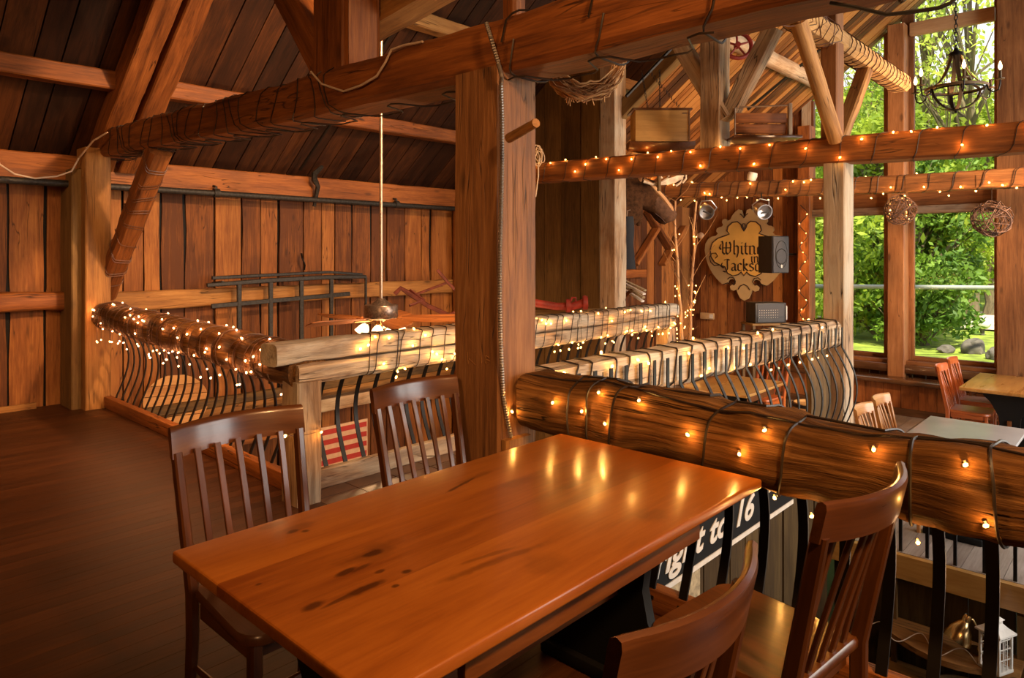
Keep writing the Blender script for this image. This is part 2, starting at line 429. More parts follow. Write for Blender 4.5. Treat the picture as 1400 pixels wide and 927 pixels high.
# ------------------------------------------------------------------ setting
LZ = -.8          # lower dining floor
PZ = -2.5         # bottom of the open wells
YB = 7.95         # back wall
XW = 11.4         # window wall
SL = .76
def roof_z(y): return 2.45 + SL * (7.95 - y)
def wing_z(y): return 4.52 - SL * (y - 3.29)
def S(o): o['kind'] = 'structure'; return o
def strips(x0, x1, y0, y1, z, mat, name, bw=(.085, .1), along='x', gap=.003, th=.03):
    if along == 'x': mb = planks((1, 0, 0), (0, 1, 0), (0, 0, 1), (x0, y0, z), x1 - x0, y1 - y0, bw=bw, gap=gap, depth_jit=0, thick=th)
    else: mb = planks((0, 1, 0), (1, 0, 0), (0, 0, 1), (x0, y0, z), y1 - y0, x1 - x0, bw=bw, gap=gap, depth_jit=0, thick=th)
    return S(mb.build(name, mat, smooth=False))
def slab(x0, x1, y0, y1, z0, z1, mat, name):
    return S(MB().box((x0, y0, z0), (x1, y1, z1)).build(name, mat, smooth=False))
# upper floor (boards along X) on its slab
strips(-3.5, 2.26, 2.05, YB, 0, 'floor_wood', 'floor', gap=.0015)
strips(-3.5, 2.62, -4.0, 2.05, 0, 'floor_wood', 'floor', gap=.0015)
slab(-3.5, 2.26, 2.05, YB, -.22, -.032, 'black_paint', 'floor'); slab(-3.5, 2.62, -4, 2.05, -.22, -.032, 'black_paint', 'floor')
# tiled landing behind the big post
mb = MB()
x = 2.26
while x < 3.7:
    y = 2.05
    while y < 3.95:
        mb.box((x + .004, y + .004, -.02), (min(x + .30, 3.7) - .004, min(y + .24, 3.95) - .004, 0)); y += .24
    x += .30
S(mb.build('floor', 'tile', smooth=False)); slab(2.26, 3.7, 2.05, 3.98, -.22, -.008, 'grout', 'floor')
strips(5.92, XW, -4, 3.98, LZ, 'lower_floor_wood', 'floor', bw=(.12, .14))
strips(7.42, XW, 3.98, 6.2, LZ, 'lower_floor_wood', 'floor', bw=(.12, .14))
slab(5.92, XW, -4, 3.98, LZ - .2, LZ - .032, 'black_paint', 'floor'); slab(7.42, XW, 3.98, 6.2, LZ - .2, LZ - .032, 'black_paint', 'floor')
strips(-3.5, 11.4, -4, YB, PZ, 'floor_wood', 'floor', bw=(.2, .24))
# walls
S(planks((0, 0, 1), (1, 0, 0), (0, -1, 0), (-3.5, YB, -2.5), 5.0, 11.0, bw=(.17, .34), thick=.03, gap=.016, wobble=.035, depth_jit=.03).build('wall_back', 'wall_wood', smooth=False))
slab(-3.5, 7.5, YB + .03, YB + .1, -2.5, 2.6, 'black_paint', 'wall_back')
S(planks((0, 0, 1), (0, 1, 0), (1, 0, 0), (-3.5, -4, -.2), 6.5, 12.0, bw=(.2, .3)).build('wall_left', 'wall_wood', smooth=False))
slab(-3.6, -3.53, -4, YB, -2.5, 6.8, 'black_paint', 'wall_left')
# wall behind the camera with two tall daylight openings on its right half
for (x0, x1) in ((-3.5, 4.4), (7.5, 7.8), (11.0, 11.4)):
    S(planks((0, 0, 1), (1, 0, 0), (0, 1, 0), (x0, -4, -2.5), 6.6, x1 - x0, bw=(.2, .3)).build('wall_rear', 'wall_wood', smooth=False))
for (x0, x1) in ((4.4, 7.5), (7.8, 11.0)):
    S(planks((0, 0, 1), (1, 0, 0), (0, 1, 0), (x0, -4, -2.5), 2.1, x1 - x0, bw=(.2, .3)).build('wall_rear', 'wall_wood', smooth=False))
    S(planks((0, 0, 1), (1, 0, 0), (0, 1, 0), (x0, -4, 3.7), .4, x1 - x0, bw=(.2, .3)).build('wall_rear', 'wall_wood', smooth=False))
# dark boarded partition at the end of the well, up to the roof
S(planks((0, 0, 1), (0, 1, 0), (-1, 0, 0), (7.28, 5.25, -2.5), 7.2, 2.7, bw=(.22, .34), thick=.03, gap=.008, wobble=.006).build('wall_partition', 'panel_wood', smooth=False))
slab(7.31, 7.36, 5.2, YB, -2.5, 4.6, 'black_paint', 'wall_partition')
# wing back wall and gable wall with the sign
S(planks((0, 0, 1), (1, 0, 0), (0, -1, 0), (7.5, 6.2, -.8), 3.4, 3.9, bw=(.16, .26), thick=.03, gap=.01, wobble=.015).build('wall_wing', 'wall_wood', smooth=False))
slab(7.5, 11.4, 6.24, 6.3, -.8, 2.6, 'black_paint', 'wall_wing')
Yx = lambda u, X: onX(u, 345, X).y
yc = Yx(1108, XW)       # where the glazing begins
S(planks((0, 0, 1), (0, -1, 0), (-1, 0, 0), (XW, 6.2, LZ), 4.95, 6.2 - yc, bw=(.13, .2), thick=.03, gap=.008, wobble=.008).build('wall_gable', 'wall_wood', smooth=False))
slab(XW + .03, XW + .1, yc, 6.3, LZ, 4.7, 'black_paint', 'wall_gable')
# below the sills, and beyond the last timber
S(planks((0, 0, 1), (0, 1, 0), (-1, 0, 0), (XW, -4, LZ), .72, yc + 4, bw=(.13, .2)).build('wall_gable', 'wall_wood', smooth=False))
slab(XW - .05, XW + .08, -4, -2.2, LZ, 6.2, 'black_paint', 'wall_gable')
slab(XW - .02, XW + .08, -4, 2.6, 5.25, 6.9, 'black_paint', 'wall_gable')
# sides of the wells
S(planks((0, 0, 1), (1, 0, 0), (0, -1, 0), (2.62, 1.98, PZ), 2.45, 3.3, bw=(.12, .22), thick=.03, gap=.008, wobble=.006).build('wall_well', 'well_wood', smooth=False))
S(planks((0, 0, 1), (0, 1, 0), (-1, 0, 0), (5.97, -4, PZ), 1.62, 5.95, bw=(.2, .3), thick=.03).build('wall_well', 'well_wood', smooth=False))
slab(2.5, 2.6, -4, 2.05, PZ, -.1, 'black_paint', 'wall_well')
slab(2.66, 5.9, 2.0, 2.1, PZ, -.05, 'black_paint', 'wall_well')
slab(2.2, 5.9, 3.9, 3.97, PZ, -.22, 'black_paint', 'wall_well'); slab(2.12, 2.2, 3.97, YB, PZ, -.05, 'black_paint', 'wall_well')
slab(7.42, 7.46, 3.98, 5.3, PZ, LZ - .1, 'black_paint', 'wall_well'); slab(5.92, 7.46, 3.94, 3.98, PZ, LZ - .1, 'black_paint', 'wall_well')
# stair stringer/fascia of lower floor edge
S(MB().box((5.86, -4, LZ - .18), (5.915, 1.95, LZ - .002), axis=1).build('trim_1', 'far_table_wood'))
# ceilings
a = Vector((0, -1, SL)).normalized(); nrm = Vector((0, -SL, -1)).normalized()
Lm = (8.3 - 2.6) * math.hypot(1, SL)
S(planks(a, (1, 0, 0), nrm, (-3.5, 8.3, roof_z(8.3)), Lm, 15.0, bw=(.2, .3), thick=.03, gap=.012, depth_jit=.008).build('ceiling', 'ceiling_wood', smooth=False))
def quad(P, name, mat):
    return S(MB().add([Vector(p) for p in P], [(0, 1, 2, 3)]).build(name, mat, smooth=False))
def roofskin(x0, x1, y0, y1, fz, name, up=.06):
    P = [(x0, y0, fz(y0) + up), (x1, y0, fz(y0) + up), (x1, y1, fz(y1) + up), (x0, y1, fz(y1) + up)]
    Q = [(p[0], p[1], p[2] + .08) for p in P]
    return S(MB().add(P + Q, [(0, 1, 2, 3), (7, 6, 5, 4), (0, 4, 5, 1), (1, 5, 6, 2), (2, 6, 7, 3), (3, 7, 4, 0)]).build(name, 'black_paint', smooth=False))
roofskin(-3.6, 11.6, 8.4, 2.5, roof_z, 'ceiling')
rz2 = lambda y: roof_z(2.6) - .38 * (2.6 - y)
a2 = Vector((0, -1, -.38)).normalized()
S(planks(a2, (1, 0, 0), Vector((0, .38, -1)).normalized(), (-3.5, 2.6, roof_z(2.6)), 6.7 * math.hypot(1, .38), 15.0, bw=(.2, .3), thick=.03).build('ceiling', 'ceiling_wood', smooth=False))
roofskin(-3.6, 11.6, 2.6, -4.2, rz2, 'ceiling')
Lw = (6.35 - 2.0) * math.hypot(1, SL)
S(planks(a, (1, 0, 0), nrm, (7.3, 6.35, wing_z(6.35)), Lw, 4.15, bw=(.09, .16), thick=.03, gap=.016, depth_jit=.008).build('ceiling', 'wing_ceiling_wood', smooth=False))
roofskin(7.3, 11.5, 6.4, 2.0, wing_z, 'ceiling', up=.035)
# ray onto the two roof planes
def onroof(u, v, fz=roof_z, off=0.0):
    r = ray(u, v); z0 = fz(0) - off
    t = (z0 - 1.5) / (r.z + SL * r.y); return CAM + r * t
# eave plate, girts, pipes
S(beam_mb([(-3.5, YB - .12, 2.31), (7.2, YB - .12, 2.31)], .16, .27, jit=.006).build('trim_2', 'beam_wood'))
S(beam_mb([(-3.5, YB - .10, 1.03), (1.98, YB - .10, 1.03)], .14, .20, jit=.02, log=3).build('trim_3', 'beam_wood'))
S(beam_mb([(2.3, YB - .07, .99), (7.3, YB - .07, .99)], .10, .20, jit=.008).build('trim_4', 'beam_tan'))
S(beam_mb([(2.3, YB - .08, -.36), (7.3, YB - .08, -.36)], .12, .22, jit=.01).build('trim_5', 'beam_tan'))
S(beam_mb([(2.3, YB - .5, -.12), (7.3, YB - .5, -.12)], .10, .10, jit=.01).build('trim_5', 'panel_wood'))
S(MB().box((-3.5, YB - .07, 0), (1.75, YB - .035, .055)).build('baseboard_back', 'beam_tan'))
mb = MB()
pts = stations([(-3.5, YB - .27, 2.17), (7.25, YB - .27, 2.15)], .5)
mb.tube(pts, .034, 10)
for x in (-1.6, .9, 3.4, 5.9):
    mb.tube([(x, YB - .27, 2.15), (x, YB - .27, 2.23), (x, YB - .1, 2.26)], .014, 6)
    mb.lathe([(.05, -.03), (.05, .03)], 10, M=Matrix.Translation((x, YB - .27, 2.162)) @ Matrix.Rotation(PI / 2, 4, 'Y'), caps=True)
tag(mb.build('water_pipe', 'grey_iron'), 'long dark iron pipe running under the eave plate of the back wall', 'pipe')
# purlins + rafters
def along_x(p, x0, x1, w, h, mat, n, dz=.09, log=None):
    return S(beam_mb([(x0, p.y, p.z - dz), (x1, p.y, p.z - dz)], w, h, jit=.008, log=log).build('trim_%d' % n, mat))
along_x(onroof(0, 83, off=.08), -3.5, 11.3, .16, .17, 'beam_wood', 6, dz=.02)
p2 = onroof(585, 30, off=.08); along_x(p2, -3.5, 11.3, .17, .17, 'beam_tan', 7, dz=.02)
p3 = onroof(1085, 97, wing_z, .1); along_x(p3, 7.35, 11.2, .2, .2, 'beam_grey', 8, dz=0, log=2.4)
def rafter(x, y0, y1, w, h, mat, n, fz=roof_z, off=.12):
    return S(beam_mb([(x, y0, fz(y0) - off), (x, y1, fz(y1) - off)], w, h, jit=.01, up=nrm).build('trim_%d' % n, mat))
pr = onroof(155, 175, off=.22)
rafter(pr.x, 7.75, 2.7, .21, .24, 'beam_wood', 9, off=.2); rafter(pr.x + .245, 7.75, 2.7, .19, .24, 'beam_wood', 9, off=.2)
rafter(7.25, 5.0, 2.2, .12, .2, 'panel_wood', 10, wing_z, .05)
# iron rods along the roof
for (a_, b_) in (((566, 0), (410, 232)),):
    P = onroof(*a_, off=.3); Q = onroof(*b_, off=.3)
    mb = MB(); mb.tube([P, Q], .018, 6); tag(mb.build('tie_rod', 'black_iron'), 'thin black iron rod running slantwise just under the dark plank roof', 'rod')
P = onD(918, 66, 7.6); Q = onD(856, 132, 7.6)
tag(MB().tube([P, Q], .02, 6).build('tie_rod', 'black_iron'), 'short black rod slanting above the hanging crate beside the twig bundle', 'rod')
P = onroof(1130, 60, wing_z, .12); Q = onroof(1022, 150, wing_z, .12)
tag(MB().tube([P, Q], .02, 6).build('tie_rod', 'black_iron'), 'black rod slanting under the light roof planks behind the sleigh seat', 'rod')

# ------------------------------------------------------------------ glazing
zs = -.07; zh = 2.12
def frame_rect(n, y0, y1, z0, z1, w=.06, x0=XW - .03, x1=XW + .05):
    w_ = thing('window_%d' % n, (XW, (y0 + y1) / 2, z0), None, None, kind='structure')
    mb = MB()
    mb.box((x0, y0, z0), (x1, y0 + w, z1), axis=2, bev=.006); mb.box((x0, y1 - w, z0), (x1, y1, z1), axis=2, bev=.006)
    mb.box((x0, y0 + w, z0), (x1, y1 - w, z0 + w), axis=1, bev=.006); mb.box((x0, y0 + w, z1 - w), (x1, y1 - w, z1), axis=1, bev=.006)
    wf = mb.build('window_frame', 'window_wood', w_)
    MB().box((XW + .005, y0 + w, z0 + w), (XW + .012, y1 - w, z1 - w)).build('window_pane', 'window_glass', wf, smooth=False)
    return w_
yA0, yA1 = Yx(1213, XW), Yx(1108, XW)
yB0, yB1 = Yx(1362, XW), Yx(1246, XW)
yC0, yC1 = -.9, Yx(1362, XW) - .75
frame_rect(1, yA0 - .02, yA1, zs, zh); frame_rect(2, yB0 - .04, yB1 + .02, zs, zh); frame_rect(3, yC0, yC1, zs, zh)
frame_rect(4, yB0 - .04, yB1 + .02, 2.42, 5.25); frame_rect(5, yC0, yC1, 2.42, 5.25); frame_rect(6, -2.2, yC0 - .3, zs, 5.25)
# upper left light: cut by the rake
w_ = thing('window_7', (XW, yA0, 2.42), None, None, kind='structure')
yt0, yt1 = yA0 - .02, yA1
poly = [(yt0, 2.42), (yt1, 2.42), (yt1, wing_z(yt1)), (yt0, wing_z(yt0))]
MB().prism(poly, (XW + .005, XW + .012), 'x').build('window_pane', 'window_glass', w_, smooth=False)
mb = MB(); mb.box((XW - .03, yt0, 2.42), (XW + .05, yt0 + .06, wing_z(yt0)), axis=2); mb.box((XW - .03, yt1 - .06, 2.42), (XW + .05, yt1, wing_z(yt1)), axis=2)
mb.box((XW - .03, yt0, 2.42), (XW + .05, yt1, 2.48), axis=1)
mb.build('window_frame', 'window_wood', w_)
# headers
S(MB().box((XW - .10, -2.2, 2.12), (XW + .06, yA1 + .1, 2.42), axis=1, bev=.01).build('trim_11', 'window_wood'))
for (y0, y1) in ((yB0, yB1), (yA0, yA1)):
    S(MB().box((XW - .16, y0, 2.06), (XW - .10, y1, 2.17), axis=1, bev=.01).build('trim_12', 'beam_grey'))
o = MB().box((XW - .12, yB0, 4.64), (XW - .02, yB1, 4.83), axis=1, bev=.015).build('roller_blind', 'sash_pink' if 'sash_pink' in MATS else 'beam_grey')
tag(o, 'pale pinkish rolled blind across the top of the tall window above the chandelier', 'blind')
# sill and bench
S(MB().box((XW - .20, -2.2, -.16), (XW + .02, yA1 + .05, -.07), axis=1, bev=.015).build('trim_13', 'window_wood'))
S(MB().box((XW - .27, -2.2, -.24), (XW - .18, yA1 + .05, -.12), axis=1, bev=.015).build('trim_14', 'bench_wood'))
be = thing('window_bench', (11.1, 1.0, LZ), 'long built-in bench with glossy dark seat and orange board front under the windows', 'bench')
MB().box((10.80, -2.2, -.36), (XW - .2, 4.6, -.29), axis=1, bev=.03).build('seat', 'bench_wood', be)
mb = planks((0, 0, 1), (0, 1, 0), (-1, 0, 0), (10.92, -2.2, LZ + .06), .37, 6.8, bw=(.2, .24), thick=.03, gap=.006)
mb.build('front_boards', 'wainscot_wood', be, smooth=False)
MB().box((10.88, -2.2, LZ), (10.93, 4.6, LZ + .10), axis=1).build('kickboard', 'bench_wood', be)
# window timbers
def post(name, x0, x1, y0, y1, z0, z1, mat, label, cat='post', jit=.006, group=None):
    return tag(post_mb(x0, x1, y0, y1, z0, z1, jit=jit).build(name, mat), label, cat, group)
post('timber_post', 11.10, 11.36, Yx(1236, 11.1), Yx(1213, 11.1), LZ, 4.8, 'window_wood', 'reddish window timber between the two tall windows, a twig ball hung before it')
S(MB().box((XW - .05, Yx(1246, XW), LZ), (XW + .05, Yx(1234, XW), 5.4), axis=2).build('trim_15', 'window_wood'))
post('timber_post', 11.0, 11.36, Yx(1362, 11.0) - .62, Yx(1362, 11.0), LZ, 5.6, 'window_wood', 'broad reddish window timber beside the chandelier and behind the far wooden table')
S(MB().box((XW - .05, yc - .02, LZ), (XW + .05, yc + .12, 4.2), axis=2).build('trim_16', 'beam_grey'))
tag(post_mb(11.15, 11.4, Yx(1107, 11.15), Yx(1090, 11.15), LZ, 3.5).build('timber_post', 'beam_wood'), 'reddish corner post wound with tiny lights beside the loudspeaker', 'post')
# ------------------------------------------------------------------ main timbers
def tbeam(name, path, w, h, mat, label, cat='beam', jit=.01, log=None, up=(0, 0, 1), c=.015, group=None, jf=3.0, key=None):
    m = beam_mb(path, w, h, jit=jit, log=log, up=up, c=c, jf=jf)
    if key: keep(key, m)
    return tag(m.build(name, mat), label, cat, group)
# main post (near) with a peg, worn foot
mp = thing('timber_post', (2.35, 2.3, 0), 'massive reddish timber post at the far corner of the dining table', 'post')
post_mb(2.22, 2.48, 2.15, 2.45, 0, 2.34, jit=.005, c=.012).build('shaft', 'post_wood', mp)
beam_mb([(2.32, 2.135, 0), (2.32, 2.135, .66)], .17, .05, jit=.006, up=(0, 1, 0)).build('foot_block', 'beam_tan', mp)
P = onX(702, 186, 2.28); Q = onD(733, 165, 2.75)
tag(MB().tube([onD(696, 189, 3.0), onD(733, 168, 2.8)], .022, 10, rad=[1, .85]).build('wooden_peg', 'beam_tan'), 'round wooden peg sticking out of the big post', 'peg')
# overhead tie beam running from far left to above the camera's right
BB = [(2.30, 8.0, 2.56), (2.32, 6.0, 2.52), (2.36, 4.2, 2.46), (2.36, 2.3, 2.43), (2.36, .8, 2.43), (2.36, -1.0, 2.47), (2.36, -3.9, 2.5)]
big = tbeam('tie_beam', BB, .27, .25, 'beam_wood', 'long overhead tie beam wound with loose unlit wires above the dining table', jit=.014, c=.03, key='bb')
# left well post and its brace
post('timber_post', 2.04, 2.26, 7.42, 7.70, 0, 2.5, 'beam_tan', 'pale timber post at the far end of the lit log railing')
tag(post_mb(1.96, 2.06, 7.55, 7.93, 0, 2.3).build('timber_post', 'panel_wood'), 'dark narrow post against the back wall beside the pale post', 'post')
br = thing('timber_brace', (2.3, 7.5, 1.0), 'slanting brace wound with wires from the pale post up to the overhead tie beam', 'brace')
b0, b1 = onX(143, 402, 2.3), onX(218, 204, 2.3)
beam_mb([b0, b1], .17, .18, jit=.012, c=.03, up=(1, 0, 0)).build('shaft', 'beam_wood', br)
mb = MB(); rnd = random.Random(3)
for i in range(9):
    t = .12 + .8 * i / 8; c_ = b0.lerp(b1, t); ax = (b1 - b0).normalized(); s1 = ax.cross(Vector((1, 0, 0))).normalized(); s2 = Vector((1, 0, 0))
    ee = lambda q: math.copysign(abs(q) ** .4, q)
    for w_ in range(rnd.choice((1, 2, 2))): mb.tube([c_ + ax * w_ * .03 + s1 * ee(math.cos(a)) * .097 + s2 * ee(math.sin(a)) * .092 + ax * (.05 * math.sin(a + i)) for a in [2 * PI * k / 20 for k in range(21)]], .004, 4)
mb.build('wire_winding', 'wire_brown', br)
# king post above the tie beam with braces
kx = 2.36
kp = thing('king_post', (kx, 3.55, 2.6), 'thick orange king post standing on the overhead tie beam, flanked by slanting braces', 'post')
ya, yb = onX(425, 60, 2.24).y, onX(497, 60, 2.5).y
post_mb(2.25, 2.5, onX(468, 60, 2.25).y, ya, 2.54, 5.7, jit=.008).build('shaft', 'beam_wood', kp)
post_mb(2.27, 2.48, yb - .02, onX(470, 60, 2.25).y - .01, 2.54, 5.7, jit=.006).build('shaft', 'beam_wood', kp)
tbeam('timber_brace', [onX(450, 70, 2.37) + Vector((0, 0, -.1)), onX(290, -210, 2.37)], .2, .16, 'beam_wood', 'brace rising steeply from the king post toward the far side of the roof', 'brace', up=(1, 0, 0))
tbeam('timber_brace', [Vector((kx + .16, ya + .02, 2.62)), onX(382, -60, kx + .16)], .10, .14, 'panel_wood', 'dark slanting timber along the outer side of the king post', 'brace', up=(1, 0, 0))
tbeam('timber_brace', [onX(480, 45, 2.62), onX(640, -50, 2.62)], .2, .22, 'beam_tan', 'bright orange brace rising from the king post toward the middle of the roof', 'brace', up=(1, 0, 0))
tbeam('timber_post', [(2.75, 2.55, 2.6), (2.75, 2.55, 6.0)], .10, .10, 'beam_wood', 'slim upright post just behind the overhead tie beam above the big post', 'post', up=(0, 1, 0))
# small corner post of the railing
post('newel_post', 2.11, 2.27, 3.68, 3.87, 0, .73, 'beam_grey', 'squat weathered newel post where the log railing meets the squared railing', 'post')
post('timber_post', 7.05, 7.30, onX(841, 345, 7.05).y, onX(820, 345, 7.05).y, LZ, 4.4, 'beam_grey', 'tall timber post at the edge of the dark boarded partition beside the moose head')
post('timber_post', 7.05, 7.25, 7.6, 7.8, PZ, 2.3, 'beam_wood', 'dim corner post where the back wall meets the dark partition')
tbeam('timber_brace', [(7.2, 7.7, .4), (7.2, 6.9, 1.5)], .1, .12, 'beam_wood', 'short brace in the dim corner behind the red iron tool', 'brace', up=(1, 0, 0))
# cross beams U1, U2
U1 = [onX(700, 240, 6.05), onX(900, 225, 6.05), onX(1155, 206, 6.05), onX(1440, 186, 6.05), ]
U1.append(U1[-1] + (U1[-1] - U1[-2]) * 2.0)
U1b = tbeam('tie_beam', U1, .22, .215, 'beam_wood', 'squared cross beam wound with lights, carrying the crate and the sleigh seat', jit=.006, key='u1')
U2 = [onX(855, 262, 9.5), onX(1060, 258, 9.5), onX(1230, 252, 9.5), onX(1400, 243, 9.5)]
U2.append(U2[-1] + (U2[-1] - U2[-2]) * 1.6); U2.insert(0, U2[0] + (U2[0] - U2[1]) * .12)
U2b = tbeam('tie_beam', U2, .22, .21, 'post_wood', 'farther cross beam with string lights, twig balls hanging from it', jit=.006, key='u2')
post('timber_post', 5.96, 6.19, onX(1155, 345, 5.96).y, onX(1125, 345, 5.96).y, LZ - .02, 2.26, 'beam_grey', 'timber post at the end of the curved bar railing, standing under the cross beam')
# truss on U1
zU = 2.44
p0 = onX(985, 200, 6.0); p1 = onX(958, 200, 6.0)
post('king_post', 5.98, 6.2, p0.y, p1.y, zU, 5.0, 'beam_grey', 'upright post on the cross beam between the crate and the sleigh seat')
tbeam('timber_brace', [onX(992, 165, 6.08), onX(926, 52, 6.08)], .15, .16, 'beam_grey', 'slanting brace from the upright post toward the twig bundle', 'brace', up=(1, 0, 0), jit=.006)
tbeam('timber_brace', [onX(997, 158, 6.1), onX(1058, 38, 6.1)], .15, .13, 'beam_grey', 'pale slanting brace from the upright post toward the red wheel', 'brace', up=(1, 0, 0), jit=.006)
yy = onX(1145, 150, 6.0).y; yl = onX(1122, 150, 6.0).y
post('king_post', 5.99, 6.16, yy, yl, zU, 4.6, 'window_wood', 'upright post carrying the wire-wrapped beam beside the windows')
WB = [(5.15, 2.02, 3.30), (6.1, 2.02, 3.30), (7.2, 2.02, 3.31), (8.3, 2.02, 3.30)]
wb = thing('wrapped_beam', (5.2, 2.02, 3.3), 'hewn beam wrapped in wire coils, ending in front of the tall window', 'beam')
beam_mb(WB, .2, .17, jit=.02, c=.04).build('shaft', 'weathered_pole', wb)
mb = MB()
for i in range(17):
    x = 6.3 + i * .117; dx = U(-.03, .03)
    mb.tube([(x + dx * math.sin(a), 2.02 + .118 * math.cos(a), 3.305 + .105 * math.sin(a)) for a in [2 * PI * k / 12 for k in range(13)]], .006, 4)
for i in range(10):
    x = 5.2 + i * .09
    mb.tube([(x + U(-.12, .12) * math.sin(a * 2), 2.02 + .125 * math.cos(a), 3.305 + .115 * math.sin(a)) for a in [2 * PI * k / 12 for k in range(13)]], .004, 4)
mb.build('wire_winding', 'wire_brown', wb)
tbeam('timber_brace', [(5.28, 1.98, 3.24), (5.97, 1.93, 2.42)], .12, .12, 'weathered_pole', 'round pole leaning from the wire-wrapped beam down to the cross beam', 'brace', log=2.2, up=(0, 1, 0))
tbeam('timber_brace', [(7.05, 2.02, 3.22), (6.22, 2.0, 2.42)], .10, .12, 'weathered_pole', 'slanting brace under the wire-wrapped beam in front of the window', 'brace', up=(0, 1, 0), jit=.006)
tbeam('timber_post', [(7.9, 4.75, 2.3), (7.9, 4.75, 3.1)], .05, .05, 'panel_wood', 'small dark strut behind the sleigh seat', 'post', up=(0, 1, 0))

# ------------------------------------------------------------------ railings
def bar(P0, bow, h0, h1, lap, w=.032, t=.007, kink=False):
    """flat iron strap: P0 = (x,y), bow = outward vector (2D unit), h0 bottom z, h1 top z (lap = length lying flat on the timber)"""
    P = []; n = 12; B = Vector((bow[0], bow[1], 0))
    for i in range(n + 1):
        t_ = i / n; z = h0 + (h1 - lap - h0) * t_
        off = .115 * math.sin(PI * min(1, max(0, t_)) ** 1.15) ** 1.0
        P.append(Vector((P0[0], P0[1], z)) + B * (off + .012 * t_))
    P.append(Vector((P0[0], P0[1], h1)) + B * .012)
    sec = [(-w / 2, -t / 2), (w / 2, -t / 2), (w / 2, t / 2), (-w / 2, t / 2)]
    m = MB(); m.sweep(P, sec, up=B); return m
# left log railing
lr = thing('log_railing', (2.22, 5.6, 0), 'log railing with curved iron bars thickly wound with tiny lights, by the far pale post', 'railing')
LOGP = [(2.21, 3.74, .80), (2.22, 4.4, .82), (2.20, 5.2, .84), (2.22, 6.1, .86), (2.20, 7.5, .90)]
keep('left', beam_mb(LOGP, .25, .26, jit=.024, log=2.3, step=.05)).build('handrail', 'log_brown', lr)
MB().box((2.20, 3.87, 0), (2.27, 7.45, .11), axis=1, bev=.008).build('base_board', 'beam_wood', lr)
for i in range(23):
    y = 3.98 + i * .150
    b = bar((2.25, y), (1, 0), .08, .82 + .02 * (y - 3.9), .08, w=.03)
    b.build('iron_bar', 'black_iron', lr)
# railing A (squared timbers)
ra = thing('timber_railing', (4.4, 3.82, 0), 'squared timber railing of two stacked beams with string lights behind the big post', 'railing')
RA = [(1.99, 3.80, .90), (2.5, 3.80, .905), (4.4, 3.81, .895), (6.6, 3.82, .89)]
ra1 = beam_mb(RA, .2, .13, jit=.012, log=4.5, step=.06, jf=4); ra1.build('handrail', 'rail_pale', ra)
ra2 = beam_mb([(2.13, 3.79, .772), (4.4, 3.81, .768), (6.55, 3.82, .762)], .19, .115, jit=.012, c=.02, jf=4); keep('ra', ra1, ra2); ra2.build('lower_timber', 'rail_pale', ra)
beam_mb([(2.27, 3.90, .06), (6.5, 3.90, .06)], .05, .12, jit=.003, c=.006).build('base_board', 'beam_grey', ra)
for i in range(29):
    x = 2.45 + i * .145
    bar((x, 3.90), (0, 1), .06, .80, .06, w=.03).build('iron_bar', 'black_iron', ra)
post_mb(6.42, 6.58, 3.75, 3.9, LZ, .72, jit=.005).build('end_post', 'beam_grey', ra)
# railing B (bars in front of a broad timber)
rb = thing('timber_railing', (4.3, 2.0, 0), 'broad pale railing timber faced with a long row of bellied iron bars', 'railing')
RB = [(2.49, 2.25, .82), (3.6, 2.16, .825), (4.8, 2.08, .83), (5.92, 1.985, .84)]
keep('rb', beam_mb(RB, .22, .21, jit=.012, c=.03, jf=3)).build('handrail', 'rail_pale', rb)
beam_mb([(2.6, 2.10, -.02), (5.93, 1.93, -.02)], .07, .16, jit=.004).build('base_board', 'beam_tan', rb)
for i in range(27):
    x = 2.60 + i * (5.86 - 2.60) / 26
    y = 2.235 - (x - 2.49) * (2.25 - 1.985) / 3.43 - .112
    bar((x, y), (.08, -1), .02, .90, .16, w=.03).build('iron_bar', 'black_iron' if x < 4 else 'grey_iron', rb)
# curved panel at the far end of railing B
mb = MB()
P = []
for i in range(13):
    t = i / 12; z = .74 - .80 * t; P.append((0, z, .10 * math.sin(PI * t)))
for (x0, x1) in ((5.50, 5.94),):
    V = []
    for (q, z, o_) in P:
        for (xx, th) in ((x0, 0), (x1, 0), (x1, .03), (x0, .03)): V.append((xx, 2.00 - o_ * .4 + th + .0, z))
    F = []
    for i in range(12):
        for j in range(4): F.append((i * 4 + j, i * 4 + 4 + j, i * 4 + 4 + (j + 1) % 4, i * 4 + (j + 1) % 4))
    F += [(0, 1, 2, 3), (51, 50, 49, 48)]
    mb.add(V, F, [(v[2], v[0], v[1]) for v in V])
mb.build('end_panel', 'panel_wood', rb)
# near railing beside the table
nr = thing('log_railing', (2.43, 0, 0), 'heavy brown hewn log railing beside the dining table with spaced warm lights', 'railing')
NR = [(2.44, 2.12, .825), (2.44, 1.6, .82), (2.44, 1.0, .812), (2.44, .4, .81), (2.44, -.3, .81), (2.44, -1.2, .81), (2.44, -3.8, .81)]
keep('near', beam_mb(NR, .28, .245, jit=.032, log=4.2, step=.04, jf=3.6)).build('handrail', 'log_brown', nr)
MB().box((2.50, -3.9, 0), (2.57, 2.1, .10), axis=1, bev=.008).build('base_board', 'beam_wood', nr)
for i in range(22):
    y = 1.985 - i * .146
    bar((2.50, y), (1, 0), .06, .86, .06, w=.036, t=.010).build('iron_bar', 'black_iron', nr)
